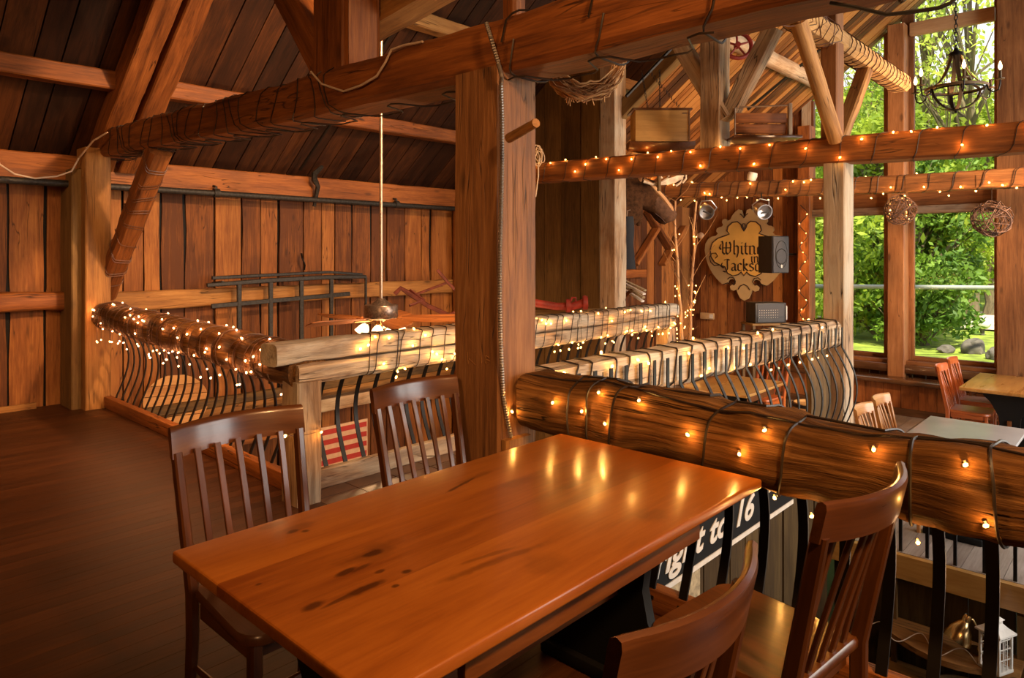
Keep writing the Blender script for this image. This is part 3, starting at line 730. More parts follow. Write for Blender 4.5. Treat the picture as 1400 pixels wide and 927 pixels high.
# steps down to the dining floor
st = thing('staircase', (4.8, 3.0, LZ), 'short flight of brown steps going down behind the pale bar railing', 'stairs')
for i in range(4):
    x0 = 3.7 + i * .55; z = -.16 * (i + 1)
    MB().box((x0, 2.3, z - .04), (x0 + .58, 3.85, z), axis=1, bev=.006).build('tread', 'floor_wood', st)
    MB().box((x0, 2.3, z - .2), (x0 + .03, 3.85, z - .04), axis=1).build('riser', 'floor_wood', st)
MB().prism([(3.7, -.2), (5.9, -.84), (5.9, -1.0), (3.7, -.5)], (2.27, 2.31), 'y').build('stringer', 'panel_wood', st)

# ------------------------------------------------------------------ tables and chairs
KN = []
def kn(u, v, rx, ry, an=0, s=1.0):
    p = onZ(u, v, .75); KN.append((p.x - 1.465, p.y - 1.385, rx, ry, an, s))
kn(507, 757, .030, .017, 0, .9); kn(507, 757, .075, .04, 0, .35); kn(475, 781, .03, .010, .1, .85); kn(494, 776, .030, .008, .1, .7)
kn(428, 829, .026, .012, .05, .8); kn(500, 804, .05, .012, .05, .85); kn(470, 817, .05, .006, .1, .7); kn(557, 781, .013, .009, 0, .85)
kn(520, 781, .012, .006, 0, .7); kn(402, 726, .02, .012, 0, .8); kn(417, 726, .013, .010, 0, .8); kn(408, 721, .05, .02, 0, .35); kn(370, 719, .04, .014, .1, .4)
kn(632, 662, .085, .007, .25, .8); kn(650, 652, .09, .012, .1, .35); kn(895, 705, .05, .035, 0, .3); kn(850, 615, .045, .014, 0, .4); kn(682, 766, .16, .012, -.12, .4)
kn(672, 758, .08, .008, -.2, .4); kn(541, 801, .008, .006, 0, .8); kn(706, 660, .07, .02, 0, .25); kn(745, 770, .05, .05, 0, .2); kn(353, 799, .008, .006, 0, .7); kn(780, 663, .06, .02, 0, .3)
wood('table_wood', (.20, .050, .009), (.345, .105, .018), (.47, .165, .032), rough=.34, ws=5, fs=90, crack=0, knots=0, tint=.30, bump=.02, contrast=.85, spec=.4, coat=.35, stains=KN)
def make_table(name, loc, rz, L, W, H, label, top, group=None, leg='black_paint', apron='table_wood2', th=.032, cat='table', tw=.27):
    t = thing(name, loc, label, cat, group, rz)
    hx, hy = L / 2, W / 2; mb = MB()
    cuts = [-hy, -hy + W * .37, -hy + W * .70, hy]
    for a_, b_ in zip(cuts, cuts[1:]):
        mb.cut((-hx, -hy, H - th), (hx, hy, H), th * .22, max(a_, -hy - 1) if a_ > -hy + .001 else -hy - 1, b_ if b_ < hy - .001 else hy + 1)
    mb.build('tabletop', top, t, world=False, angle=30)
    MB().box((-hx * .66, -hy * .86, H - th - .09), (hx * .60, -hy * .80, H - th), bev=.004).build('apron', apron, t, world=False)
    MB().box((-hx * .66, hy * .80, H - th - .09), (hx * .60, hy * .86, H - th), bev=.004).build('apron', apron, t, world=False)
    for s in (-1, 1):
        x = s * hx * .72; Wd = W * tw; hh = H - th
        pl = []
        prof = [(1.0, hh), (1.0, hh - .05), (.72, hh - .12), (.42, hh * .62), (.38, hh * .5), (.45, hh * .36), (.72, .12), (1.0, .09), (1.05, 0)]
        # smooth profile
        for (w_, z_) in prof: pl.append((w_ * Wd, z_))
        poly = [(w_, z_) for w_, z_ in pl] + [(-w_, z_) for w_, z_ in pl[::-1]]
        m = MB(); m.prism(poly, (x - .022, x + .022), 'x', gaxis=2)
        m.build('trestle', leg, t, world=False)
        MB().box((x - .05, -Wd * 1.02, 0), (x + .05, Wd * 1.02, .05), axis=1, bev=.01).build('foot', leg, t, world=False)
    MB().box((-hx * .72 - .05, -.02, H * .42), (hx * .72 + .05, .02, H * .42 + .09), bev=.006).build('stretcher', apron, t, world=False)
    return t
wood('table_wood2', (.10, .03, .008), (.19, .06, .016), (.28, .10, .026), rough=.45, ws=5, fs=55, crack=0, knots=.4, tint=.2, bump=.05)
make_table('dining_table', (1.465, 1.385, 0), 0, 1.55, .855, .75, 'large glossy honey-brown pine table with dark knots on black trestles', 'table_wood', tw=.36)

def make_chair(name, mat, label, group=None):
    t = thing(name, (0, 0, 0), label, 'chair', group)
    # seat
    P = []
    hw0, hw1, y0, y1 = .195, .222, -.20, .235
    out = [(-hw0, y0), (hw0, y0)]
    for i in range(9):
        a = -.15 + (PI / 2 + .15) * i / 8; out.append((hw1 - .07 + .07 * math.cos(a), y1 - .09 + .08 * math.sin(a)))
    for i in range(9):
        a = PI / 2 + (PI / 2 + .15) * i / 8; out.append((-hw1 + .07 + .07 * math.cos(a), y1 - .09 + .08 * math.sin(a)))
    n = len(out); V = []; F = []; G = []
    def ring(s, z, dy=0): return [(x * s, y * s + dy, z) for x, y in out]
    rings = [ring(.97, .418), ring(1.0, .424), ring(1.0, .442), ring(.975, .450), ring(.80, .447), ring(.5, .441), ring(.2, .440)]
    for r_ in rings: V += r_
    for k in range(len(rings) - 1):
        for j in range(n): F.append((k * n + j, k * n + (j + 1) % n, (k + 1) * n + (j + 1) % n, (k + 1) * n + j))
    F.append(tuple(range(n))[::-1]); F.append(tuple((len(rings) - 1) * n + j for j in range(n)))
    MB().add(V, F, [(v[1], v[0], v[2]) for v in V]).build('seat', mat, t, world=False, angle=50)
    mb = MB()
    mb.box((-.18, -.17, .365), (.18, -.15, .42)); mb.box((-.185, .15, .365), (.185, .17, .42))
    mb.box((-.19, -.16, .365), (-.17, .16, .42), axis=1); mb.box((.17, -.16, .365), (.19, .16, .42), axis=1)
    mb.build('seat_rail', mat, t, world=False)
    lean = lambda z: -.195 - max(0, z - .44) * .20 - max(0, .3 - z) * .10 * 1.0
    arc = lambda x: -.062 * (1 - (x / .225) ** 2)
    for s in (-1, 1):
        path = [(s * (.198 + max(0, z - .4) * .035), lean(z), z) for z in [0, .15, .3, .44, .55, .7, .86]]
        MB().sweep(path, rectsec(.030, .042, .006), up=(0, 1, 0), rad=[.8, .9, 1, 1.05, 1, .95, .9]).build('leg', mat, t, world=False)
        path = [(s * .185, .185 - .0 * z, z) for z in [0, .15, .3, .42]]
        MB().sweep(path, rectsec(.036, .036, .006), up=(0, 1, 0), rad=[.75, .85, 1, 1]).build('leg', mat, t, world=False)
        MB().tube([(s * .19, -.20, .20), (s * .19, 0, .205), (s * .187, .18, .20)], .010, 8, rad=[.8, 1.2, .8]).build('stretcher', mat, t, world=False)
    MB().tube([(-.185, .185, .27), (0, .185, .27), (.185, .185, .27)], .010, 8, rad=[.8, 1.2, .8]).build('stretcher', mat, t, world=False)
    # curved crest
    V = []; F = []; G = []; nx = 20
    for i in range(nx + 1):
        x = -.232 + .464 * i / nx; a = arc(x) if abs(x) < .225 else 0
        for (z, dy) in ((.845, .010), (.845, -.012), (.925, -.014), (.938, -.010), (.943, .0), (.938, .010), (.925, .012)):
            V.append((x, lean(z) + a + dy + .004, z)); G.append((x, z, dy))
    m_ = 7
    for i in range(nx):
        for j in range(m_): F.append((i * m_ + j, (i + 1) * m_ + j, (i + 1) * m_ + (j + 1) % m_, i * m_ + (j + 1) % m_))
    F.append(tuple(range(m_))); F.append(tuple(nx * m_ + j for j in range(m_))[::-1])
    mb = MB().add(V, F, G); mb.build('top_rail', mat, t, world=False, angle=50)
    for k in range(5):
        x = -.135 + .0675 * k; P = []
        for i in range(9):
            z = .44 + (.86 - .44) * i / 8; tt = i / 8
            P.append((x * (1 + .08 * tt), -.178 + (lean(z) + arc(x) - lean(.44) + .015) * tt ** 1.0 - .018 * math.sin(PI * tt) , z))
        MB().sweep(P, rectsec(.021, .012, .002), up=(0, 1, 0)).build('slat', mat, t, world=False)
    return t
def place(c, x, y, z, rz, label=None, group=None):
    c.location = (x, y, z); c.rotation_euler = (0, 0, rz)
    if label: c['label'] = label
    if group: c['group'] = group
    return c
c0 = make_chair('dining_chair', 'chair_wood', 'x')
G1 = 'dark dining chairs around the large pine table'
place(c0, 1.10, 2.01, 0, PI, 'dark slat-back chair on the far side of the pine table, before the open floor', G1)
place(copy_tree(c0), 1.905, 2.055, 0, PI, 'slat-back chair on the far side of the pine table next to the big post', G1)
place(copy_tree(c0), 1.068, .865, 0, 0, 'slat-back chair tucked under the near side of the pine table, seen from behind', G1)
place(copy_tree(c0), 1.862, .815, 0, -.10, 'slat-back chair standing between the pine table and the heavy log railing, glossy top rail', G1)
# lower dining room
make_table('restaurant_table', (6.92, 1.205, LZ), 0, 1.2, .75, .75, 'pale grey table top catching window light, just below the log railing', 'grey_top' if 'grey_top' in MATS else 'far_table_wood', 'tables on the lower dining floor', th=.025, apron='table_wood2')
make_table('restaurant_table', (10.0, 1.22, LZ), 0, 1.3, .92, .75, 'yellow-brown wooden table with black trestles by the window bench', 'far_table_wood', 'tables on the lower dining floor', th=.04, apron='table_wood2')
make_table('restaurant_table', (7.75, 3.65, LZ), 0, 1.1, .8, .75, 'wooden table seen through the bellied iron bars', 'far_table_wood', 'tables on the lower dining floor', th=.03, apron='table_wood2')
G2 = 'chairs on the lower dining floor'
cl = make_chair('restaurant_chair', 'light_chair_wood', 'x')
place(cl, 6.62, 1.62, LZ, PI, 'light wooden chair back by the pale grey table, the one nearer the post', G2)
place(copy_tree(cl), 7.17, 1.62, LZ, PI, 'light wooden chair back by the pale grey table, the one nearer the window bench', G2)
place(copy_tree(cl), 7.35, 4.2, LZ, PI, 'light chair behind the bar railing, half hidden by the table there', G2)
place(copy_tree(cl), 8.1, 3.1, LZ, .15, 'light chair seen through the bars, at the near side of the table there', G2)
cr = make_chair('restaurant_chair', 'red_chair_wood', 'x')
place(cr, 9.68, 1.62, LZ, PI, 'reddish chair at the yellow-brown table, nearer the railing', G2)
place(copy_tree(cr), 10.38, 1.64, LZ, PI, 'reddish chair at the yellow-brown table, nearer the window', G2)
place(copy_tree(cr), 9.5, .62, LZ, 0, 'reddish chair with its seat pushed under the near side of the yellow-brown table', G2)
place(copy_tree(cr), 8.75, 3.75, LZ, 1.4, 'reddish chair beyond the bellied bars, in front of the window bench', G2)

er = thing('floor_edge_railing', (5.95, 1.0, LZ), 'low railing of thin black bars along the edge of the dining floor', 'railing')
for i in range(13):
    y = -.35 + i * .18
    MB().box((5.935, y - .011, LZ), (5.957, y + .011, .0), axis=2).build('iron_bar', 'black_iron', er)
MB().box((5.92, -.5, -.03), (5.97, 1.92, .012), axis=1, bev=.006).build('top_rail', 'black_iron', er)
# ------------------------------------------------------------------ string lights
_bulb = {}; BW = .13
def bulb_mesh(mat, r):
    k = (mat, r)
    if k not in _bulb:
        m = MB(); m.ball((0, 0, 0), r, 1, (1, 1, 1.35))
        o = m.build('bulb', mat); _bulb[k] = o.data; bpy.data.objects.remove(o)
    return _bulb[k]
def put_bulb(parent, p, mat, r, kk=1.0, out=None):
    o = bpy.data.objects.new('bulb', bulb_mesh(mat, r)); COL.objects.link(o); o.parent = parent
    o.location = Vector(p) - parent.location; o.rotation_euler = (U(-1, 1), U(-1, 1), 0)
    pk = mat == 'bulb_pink'
    l = bpy.data.lights.new('bulb_light', 'POINT'); l.energy = kk * BW * (r / .0065) ** (.6 if pk else 1.5); l.color = (1, .42, .16) if pk else (1, .44, .09); l.shadow_soft_size = .003
    q = bpy.data.objects.new('bulb_light', l); COL.objects.link(q); q.parent = parent; q.location = o.location + (out * (r * 1.6 + .004) if out is not None else Vector((0, 0, -r * 1.9 - .004))); return o
def arclen(path):
    path = [Vector(p) for p in path]; L = [0]
    for a_, b_ in zip(path, path[1:]): L.append(L[-1] + (b_ - a_).length)
    def f(s):
        s = max(0, min(L[-1], s))
        for i in range(len(path) - 1):
            if s <= L[i + 1] or i == len(path) - 2:
                t = (s - L[i]) / (L[i + 1] - L[i]); return path[i].lerp(path[i + 1], t), (path[i + 1] - path[i]).normalized()
    return f, L[-1]
def surf(f, s, a, hw, hh, e=5):
    p, t = f(s); side = t.cross(Vector((0, 0, 1))).normalized(); up = side.cross(t)
    c, s_ = math.cos(a), math.sin(a)
    return p + side * hw * math.copysign(abs(c) ** (2 / e), c) + up * hh * math.copysign(abs(s_) ** (2 / e), s_)
def garland(label, path, hw, hh, pitch, nb, mat='bulb_glow', r=.0062, wire='wire_dark', s0=0, s1=None, wr=.0032, angs=None, e=5, strands=1, drop=0, cat='string lights', shift=0.0, key=None):
    f, L = arclen(path); s1 = L if s1 is None else s1
    g = thing('string_lights', f(s0)[0], label, cat)
    mb = MB()
    for k in range(strands):
        turns = (s1 - s0) / (pitch * U(.85, 1.15)); n = int(turns * 18); ph = U(0, 6)
        P = []; sj = U(0, 99)
        for i in range(n + 1):
            a = 2 * PI * turns * i / n + ph; s = s0 + (s1 - s0) * i / n + pitch * shift * math.sin(a) + .05 * noise.noise(Vector((i * .13, sj, 0)))
            q = surf(f, s, a, hw, hh, e)
            P.append(skin(key, f(s)[0], q, wr + .002) if key else q)
        mb.tube(P, wr, 4)
    bulbs = []
    for i in range(nb):
        s = s0 + (s1 - s0) * (i + U(.2, .8)) / nb
        a = random.choice(angs) + U(-.35, .35) if angs else U(0, 2 * PI)
        q = surf(f, s, a, hw + .008, hh + .008, e); od = (q - f(s)[0]).normalized()
        if key: q = skin(key, f(s)[0], q, r + .002)
        if drop and R() < .35:
            dz = U(.02, drop); base = surf(f, s, a, hw, hh, e); q = Vector((q.x, q.y, f(s)[0].z - hh - dz)); mb.tube([base, base.lerp(q, .6) + Vector((U(-.01, .01), 0, 0)), q], wr * .7, 3); od = None
        bulbs.append((q, od))
    mb.build('wire', wire, g)
    for q, od in bulbs: put_bulb(g, q, mat, r, 1.0, od)
    return g
# angle 0 = side(t x z) ; with paths running +Y the side vector is +X, so PI = -X face; with paths along +X the side is -Y (angle 0)
garland('dense tiny warm lights wound round the log railing at the left well', LOGP, .128, .120, .24, 84, 'bulb_pink', .0075, 'wire_brown', s0=.25, e=2.4, angs=[PI / 2, PI * .75, PI, PI * 1.2, PI * .9], strands=3, drop=.12, key='left')
RAG = [(x, y, z - .068) for x, y, z in RA]
garland('warm lights and dark wires wound round the stacked-beam railing behind the post', RAG, .108, .142, .21, 78, 'bulb_glow', .0085, s0=.55, e=6, angs=[PI / 2, 0, 0, -.5, .5, -PI * .3], strands=2, drop=.02, key='ra')
RBw = RB
garland('spaced warm lights on the pale railing with bellied bars', RB, .128, .118, .34, 34, 'bulb_glow', .0085, e=6, angs=[PI / 2, PI / 2 + .3, 0, -.3, .4], strands=2, drop=.03, wr=.005, key='rb')
garland('lights dotted along the squared cross beam under the crate and chandelier', U1, .116, .114, .33, 40, 'bulb_glow', .0085, e=6, angs=[0, .35, -.35, .6, -PI / 2 + .2, PI / 2 - .2], strands=1, s1=6.2, key='u1')
garland('lights dotted along the farther cross beam above the carved sign', U2, .116, .112, .30, 60, 'bulb_glow', .0105, e=6, angs=[0, .3, -.3, PI / 2 - .2, -PI * .45], strands=2, drop=.06, s1=7.2, key='u2')
# near railing: individually placed bulbs and loops of black cord
g = thing('string_lights', (2.44, 1.0, .93), 'black cord with widely spaced amber lights wrapped round the heavy brown log railing', 'string lights')
mb = MB(); f, L = arclen(NR)
loops = []
for (u, v) in ((770, 540), (806, 545), (842, 560), (958, 560), (1045, 590), (1205, 610), (1335, 630)):
    q = onX(u, v, 2.31); loops.append(2.12 - q.y)
prev = None; P = []
for i, s in enumerate(loops):
    for k in [j_ / 2 for j_ in range(33)]:
        a = PI * .5 + 2 * PI * k / 16
        sq = s + .05 * math.sin(a * .5 + i) + (.045 * k / 16); P.append(skin('near', f(sq)[0], surf(f, sq, a, .148, .128, 3.4), .007))
mb.tube(P, .0048, 5)
P2 = [skin('near', f(s)[0], surf(f, s, PI / 2 - .35 + .22 * math.sin(s * 5), .146, .122, 3.4), .006) for s in [i * .06 for i in range(60)]]
mb.tube(P2, .004, 5)
bl = [(757, 551), (797, 562), (829, 579), (875, 549), (942, 594), (1013, 620), (1046, 590), (1059, 681), (1196, 616), (1320, 636), (1349, 717), (820, 538), (1255, 742), (1110, 706), (706, 603), (700, 563)]
for (u, v) in bl:
    # meet the visible skin of the log: front face X ~2.30, top z ~.93
    q = onX(u, v, 2.292)
    if q.z > .91: q = onZ(u, v, .945)
    elif q.z > .88: q = onX(u, v, 2.335)
    elif q.z < .70: q = onX(u, v, 2.36)
    rr_ = ray(u, v).normalized(); hh_ = BV['near'].ray_cast(CAM, rr_, 12)
    if hh_[0] is not None: q = hh_[0] + hh_[1] * (.009 if hh_[1].dot(rr_) < 0 else -.009)
    put_bulb(g, q, 'bulb_glow', .0065, 1.6, -rr_)
    mb.tube([q + Vector((0.004, .004, .012)), q + Vector((.004, 0, .003))], .0052, 6)
mb.build('wire', 'wire_dark', g)
tagp = [(389, 596), (338, 511)]
# birch trunks with lights
def birch(u0, v0, u1, v1, d, r, label, nb):
    base = onD(u0, v0, d); base.z = LZ; base = Vector((base.x, base.y, LZ)); top = onD(u1, v1, d)
    b = thing('birch_trunk', base, label, 'branch', 'birch trunks')
    P = [base.lerp(top, i / 14) + Vector((U(-.012, .012), U(-.012, .012), 0)) for i in range(15)]
    MB().tube(P, r, 8, rad=[1.1 - .55 * i / 14 for i in range(15)]).build('trunk', 'birch_bark', b)
    mb = MB()
    for i in range(16):
        p = P[random.randrange(5, 15)]; q = p + Vector((U(-.3, .3), U(-.3, .3), U(.1, .6))); m_ = p.lerp(q, .5) + Vector((U(-.05, .05), U(-.05, .05), 0))
        mb.tube([p, m_, q], .004, 4, rad=[1.3, .9, .4])
    mb.build('twigs', 'twig_wood', b)
    f, L = arclen(P)
    g = thing('string_lights', base, label.replace('birch trunk', 'lights wound up the birch trunk'), 'string lights')
    mb = MB(); mb.tube([surf(f, L * i / 160, i * .5, r * 1.2, r * 1.2, 2) for i in range(161)], .003, 4); mb.build('wire', 'wire_brown', g)
    for i in range(nb):
        s = L * U(.28, .62) if i < nb * .85 else L * U(.6, .95)
        put_bulb(g, surf(f, s, U(2.5, 5.5), r * 2.2, r * 2.2, 2), 'bulb_glow', .009, .35)
birch(938, 470, 922, 275, 9.4, .028, 'slim birch trunk nearer the moose head', 22)
birch(938, 470, 951, 275, 9.6, .027, 'slim birch trunk nearer the carved sign', 26)
# lights up the window corner post
g = thing('string_lights', (11.1, Yx(1100, 11.1), LZ), 'tiny lights running up the reddish corner post beside the loudspeaker', 'string lights'); mb = MB()
P = [Vector((11.12 , Yx(1098, 11.1) + .06 * math.sin(i * .9), .1 + i * .05)) for i in range(44)]; mb.tube(P, .006, 4); mb.build('wire', 'wire_dark', g)
for i in range(14): put_bulb(g, P[3 * i + 1] + Vector((-.02, 0, 0)), 'bulb_glow', .009)
# small pickup bulb hanging on the newel post
g = thing('string_lights', (2.2, 3.66, .4), 'single loose lit bulb on a thin wire across the squat newel post', 'string lights')
q = onY(389, 596, 3.64); q2 = onY(437, 590, 3.66)
MB().tube([onY(372, 600, 3.64), q, q.lerp(q2, .5) + Vector((0, 0, -.01)), q2, onY(437, 575, 3.67)], .0025, 4).build('wire', 'wire_brown', g); put_bulb(g, q + Vector((0, -.006, 0)), 'bulb_glow', .010); put_bulb(g, q2 + Vector((0, -.02, -.0)), 'bulb_glow', .008)

# loose wires on the overhead beam
g = thing('loose_wiring', (2.2, 3.5, 2.6), 'unlit wires looped and wound around the overhead tie beam', 'wire')
f, L = arclen(BB); mb = MB()
for i in range(24):
    s = .6 + (i ** 1.0) * .17 + U(-.07, .07)
    if s > 4.6: break
    j1, j2 = U(.03, .10), i
    P = [skin('bb', f(s + j1 * math.sin(a + j2) + .03 * math.sin(3 * a + j2))[0], surf(f, s + j1 * math.sin(a + j2) + .03 * math.sin(3 * a + j2), a, .148, .138, 5), .006) for a in [2 * PI * k / 18 for k in range(19)]]
    mb.tube(P, .0035, 4)
for s in (5.9, 6.35, 6.8, 7.4, 8.1):
    P = [surf(f, s + .06 * math.sin(a + s) + .07 * a / 6, a, .15, .142, 5) for a in [2 * PI * k / 18 for k in range(19)]]
    mb.tube(P, .0048, 4)
P = [surf(f, .4 + i * .05, -PI / 2 + .5 * math.sin(i * .7) - .2, .15, .15, 5) for i in range(130)]
mb.tube(P, .0045, 4)
mb.build('wire_windings', 'wire_dark', g)
pts_ = [(425, 98), (440, 115), (470, 125), (493, 117), (515, 104), (527, 85), (535, 68), (552, 62), (578, 57)]
MB().tube([onX(u, v, 2.205) for u, v in pts_], .0065, 6).build('pale_cable', 'wire_white', g)
tag(MB().tube([onY(u, v, 7.5) for u, v in ((-15, 200), (0, 225), (20, 238), (48, 244), (78, 241), (98, 234), (108, 216))] + [onY(128, 192, 7.2), onY(147, 181, 7.0)], .008, 6).build('loose_cable', 'wire_white'), 'pale cable drooping from the overhead beam across the back wall eave', 'cable')
# cord bridging to the upper window
tag(MB().tube([onX(u, v, 2.3) for u, v in ((1135, 4), (1170, 10), (1212, 20), (1250, 16), (1283, 11), (1300, 4), (1310, -6))], .006, 6).build('hanging_cable', 'black_plastic'), 'black cord hanging below the overhead beam near the chandelier chain', 'cord')
# armoured conduit down the big post
g = thing('flexible_conduit', (2.2, 2.14, .7), 'silvery flexible conduit snaking over the beam and down the big post', 'conduit')
cp = [onX(665, 32, 2.19), onX(672, 55, 2.18), onX(681, 85, 2.19), onX(686, 105, 2.19)]
cp += [Vector((2.212 + .008 * math.sin(i), 2.13, z)) for i, z in enumerate([2.25, 2.1, 1.9, 1.7, 1.5, 1.3, 1.12, 1.0])]
cp += [onX(688, 540, 2.24), onX(693, 570, 2.26), onX(699, 600, 2.28)]
sp = []
for a_, b_ in zip(cp, cp[1:]):
    n = max(2, int((b_ - a_).length / .006))
    for i in range(n): sp.append(a_.lerp(b_, i / n))
MB().tube(sp, .0085, 8, rad=[1.0 if i % 2 else 1.28 for i in range(len(sp))]).build('armour', 'conduit_metal', g)

# ------------------------------------------------------------------ ceiling fan over the well
fc = onD(521, 424, 5.85)
fan = thing('ceiling_fan', fc, 'bronze ceiling fan with lit shades hanging on a long rod over the open well', 'ceiling fan')
MB().tube([fc + Vector((0, 0, .05)), Vector((fc.x, fc.y, roof_z(fc.y) - .02))], .014, 10).build('down_rod', 'rod_metal', fan)
MB().lathe([(.001, .10), (.03, .10), (.055, .075), (.085, .055), (.09, .05), (.135, .045), (.142, .035), (.142, -.055), (.135, -.065), (.10, -.075), (.06, -.085), (.001, -.085)], 32, M=Matrix.Translation(fc)).build('motor', 'bronze', fan)
for k in range(5):
    a = math.radians(-47 + 8) + 2 * PI * k / 5
    M_ = Matrix.Translation(fc + Vector((0, 0, -.075))) @ Matrix.Rotation(a, 4, 'Z') @ Matrix.Rotation(.30, 4, 'X')
    poly = [(.17, -.05), (.30, -.075), (.62, -.085), (.66, -.06), (.67, 0), (.66, .06), (.62, .085), (.30, .075), (.17, .05)]
    MB().prism(poly, (-.004, .004), 'z', M=M_).build('blade', 'beam_wood', fan)
    mb = MB(); mb.tube([M_ @ Vector((.07, 0, .0)), M_ @ Vector((.12, .02, -.012)), M_ @ Vector((.2, .0, -.008)), M_ @ Vector((.26, 0, -.008))], .008, 6); mb.build('blade_bracket', 'brass', fan)
MB().lathe([(.04, -.085), (.045, -.12), (.05, -.15), (.03, -.18), (.001, -.185)], 20, M=Matrix.Translation(fc)).build('light_hub', 'brass', fan)
for k in range(4):
    a = math.radians(-47) + 2 * PI * k / 4
    dv = Vector((math.cos(a), math.sin(a), 0)); p = fc + dv * .125 + Vector((0, 0, -.12))
    la = MB().tube([fc + Vector((0, 0, -.13)), fc + dv * .08 + Vector((0, 0, -.105)), p], .007, 6).build('lamp_arm', 'brass', fan)
    M_ = Matrix.Translation(p) @ Matrix.Rotation(a, 4, 'Z') @ Matrix.Rotation(math.radians(-30), 4, 'Y')
    MB().lathe([(.018, .0), (.03, -.01), (.045, -.035), (.055, -.065), (.062, -.085)], 18, M=M_).build('lamp_shade', 'lamp_glow', la)

# ------------------------------------------------------------------ things on the back wall
def P_w(u, v, off=.10): return onY(u, v, YB - off)
rk = thing('iron_rack', P_w(400, 400, .3), 'black iron ladder-like rack hung on the back wall', 'rack')
mb = MB(); yo = .28
A_, B_ = P_w(283, 383, yo), P_w(500, 380, yo)
z1 = (A_.z + B_.z) / 2; x0_, x1_ = A_.x, B_.x
mb.sweep([(x0_, A_.y, z1 - .04), (x0_ + .7, A_.y, z1 - .01), (x0_ + 1.5, A_.y, z1 + .01), (x1_, A_.y, z1)], rectsec(.04, .05, .008), jit=.008)
mb.sweep([(x0_ + .1, A_.y + .1, z1 + .035), (x1_ - .5, A_.y + .1, z1 + .07), (x1_, A_.y + .08, z1 + .03)], rectsec(.03, .035, .006), jit=.006)
mb.build('top_bar', 'grey_iron', rk)
zl = P_w(400, 409, yo).z
MB().sweep([(x0_ + .05, A_.y, zl - .03), (x1_ - .25, A_.y, zl + .03)], rectsec(.03, .055, .006), jit=.004).build('lower_bar', 'grey_iron', rk)
for u in (327, 370, 412, 453):
    q = P_w(u, 400, yo); MB().sweep([(q.x, q.y, z1), (q.x, q.y, -.05)], rectsec(.05, .03, .006), up=(0, 1, 0), jit=.004).build('upright', 'grey_iron', rk)
MB().sweep([(x1_, A_.y, z1), (x1_, A_.y, z1 - .75)], rectsec(.03, .03, .006), up=(0, 1, 0)).build('upright', 'grey_iron', rk)
mb = MB()
for u in (305, 400, 478):
    q = P_w(u, 385, yo); mb.sweep([(q.x, q.y, z1 - .01), (q.x, YB - .02, z1 - .03)], rectsec(.025, .025, .004))
mb.build('bracket', 'grey_iron', rk)
hk = MB(); q = P_w(412, 360, .1); hk.tube([q + Vector((0, 0, .12)), q + Vector((-.02, -.06, .06)), q + Vector((.02, -.05, -.02)), q + Vector((.04, 0, -.08))], .012, 6)
tag(hk.build('iron_hook', 'black_iron'), 'small curved iron hook on the back wall above the rack', 'hook')
hk = MB(); q = P_w(416, 245, .1); hk.tube([q + Vector((.16, -.15, .16)), q + Vector((.02, -.2, .05)), q + Vector((.0, -.24, -.03)), q + Vector((.06, -.22, -.10)), q + Vector((.08, -.1, -.34))], .03, 6, rad=[.8, 1.2, 1.3, 1, .7])
tag(hk.build('pulley_hook', 'grey_iron'), 'dark iron hook and strap hanging over the eave pipe', 'hook')
# red iron tool (sled runners) in the corner
rt = thing('red_sled', P_w(580, 400, .9), 'red painted wooden sled with crossed runners propped in the dim corner', 'sled')
def bw(P, w, h, mat, name, parent): MB().sweep(P, rectsec(w, h, .006), jit=.002).build(name, mat, parent)
d_ = 8.2
bw([onD(540, 402, d_), onD(548, 394, d_), onD(556, 399, d_), onD(585, 418, d_), onD(620, 434, d_)], .05, .05, 'dull_red_paint', 'runner', rt)
bw([onD(598, 369, d_), onD(612, 386, d_), onD(628, 402, d_)], .05, .035, 'dull_red_paint', 'runner', rt)
bw([onD(570, 402, d_), onD(610, 387, d_)], .04, .03, 'dull_red_paint', 'crossbar', rt)
bw([onD(612, 431, d_), onD(634, 421, d_)], .04, .03, 'dull_red_paint', 'crossbar', rt)
bw([onD(545, 434, d_), onD(615, 436, d_)], .05, .04, 'dull_red_paint', 'crossbar', rt)
bw([onD(560, 396, d_), onD(580, 410, d_), onD(560, 418, d_ - .1)], .03, .03, 'dull_red_paint', 'crossbar', rt)
# red pole tool right of the post
rp_ = thing('red_wagon_pole', onD(770, 415, 7.0), 'red painted wagon pole with iron fittings lying behind the lit railing', 'pole')
Pq = [onD(u, v, 7.6) for u, v in ((640, 405), (700, 412), (730, 414), (760, 419), (782, 419), (803, 413))]
MB().tube(Pq, .045, 12, rad=[.8, 1, 1, .95, 1.0, 1.1]).build('pole', 'red_paint', rp_)
mb = MB()
for (u, v) in ((777, 418), (800, 414)):
    c_ = onD(u, v, 7.6); M_ = Matrix.Translation(c_) @ Matrix.Rotation(math.radians(-47), 4, 'Z') @ Matrix.Rotation(PI / 2, 4, 'Y')
    mb.lathe([(.04, -.025), (.075, -.025), (.075, .025), (.04, .025)], 16, M=M_)
mb.tube([onD(780, 412, 7.6), onD(782, 407, 7.6), onD(787, 407, 7.6), onD(787, 413, 7.6)], .012, 6); mb.tube([onD(797, 410, 7.6), onD(800, 404, 7.6)], .014, 6)
mb.build('iron_fitting', 'red_paint', rp_)
tag(MB().sweep([onD(640, 428, 7.75), onD(830, 428, 7.75)], rectsec(.1, .1)).build('timber_shelf', 'panel_wood'), 'dark timber ledge under the red wagon pole', 'shelf')
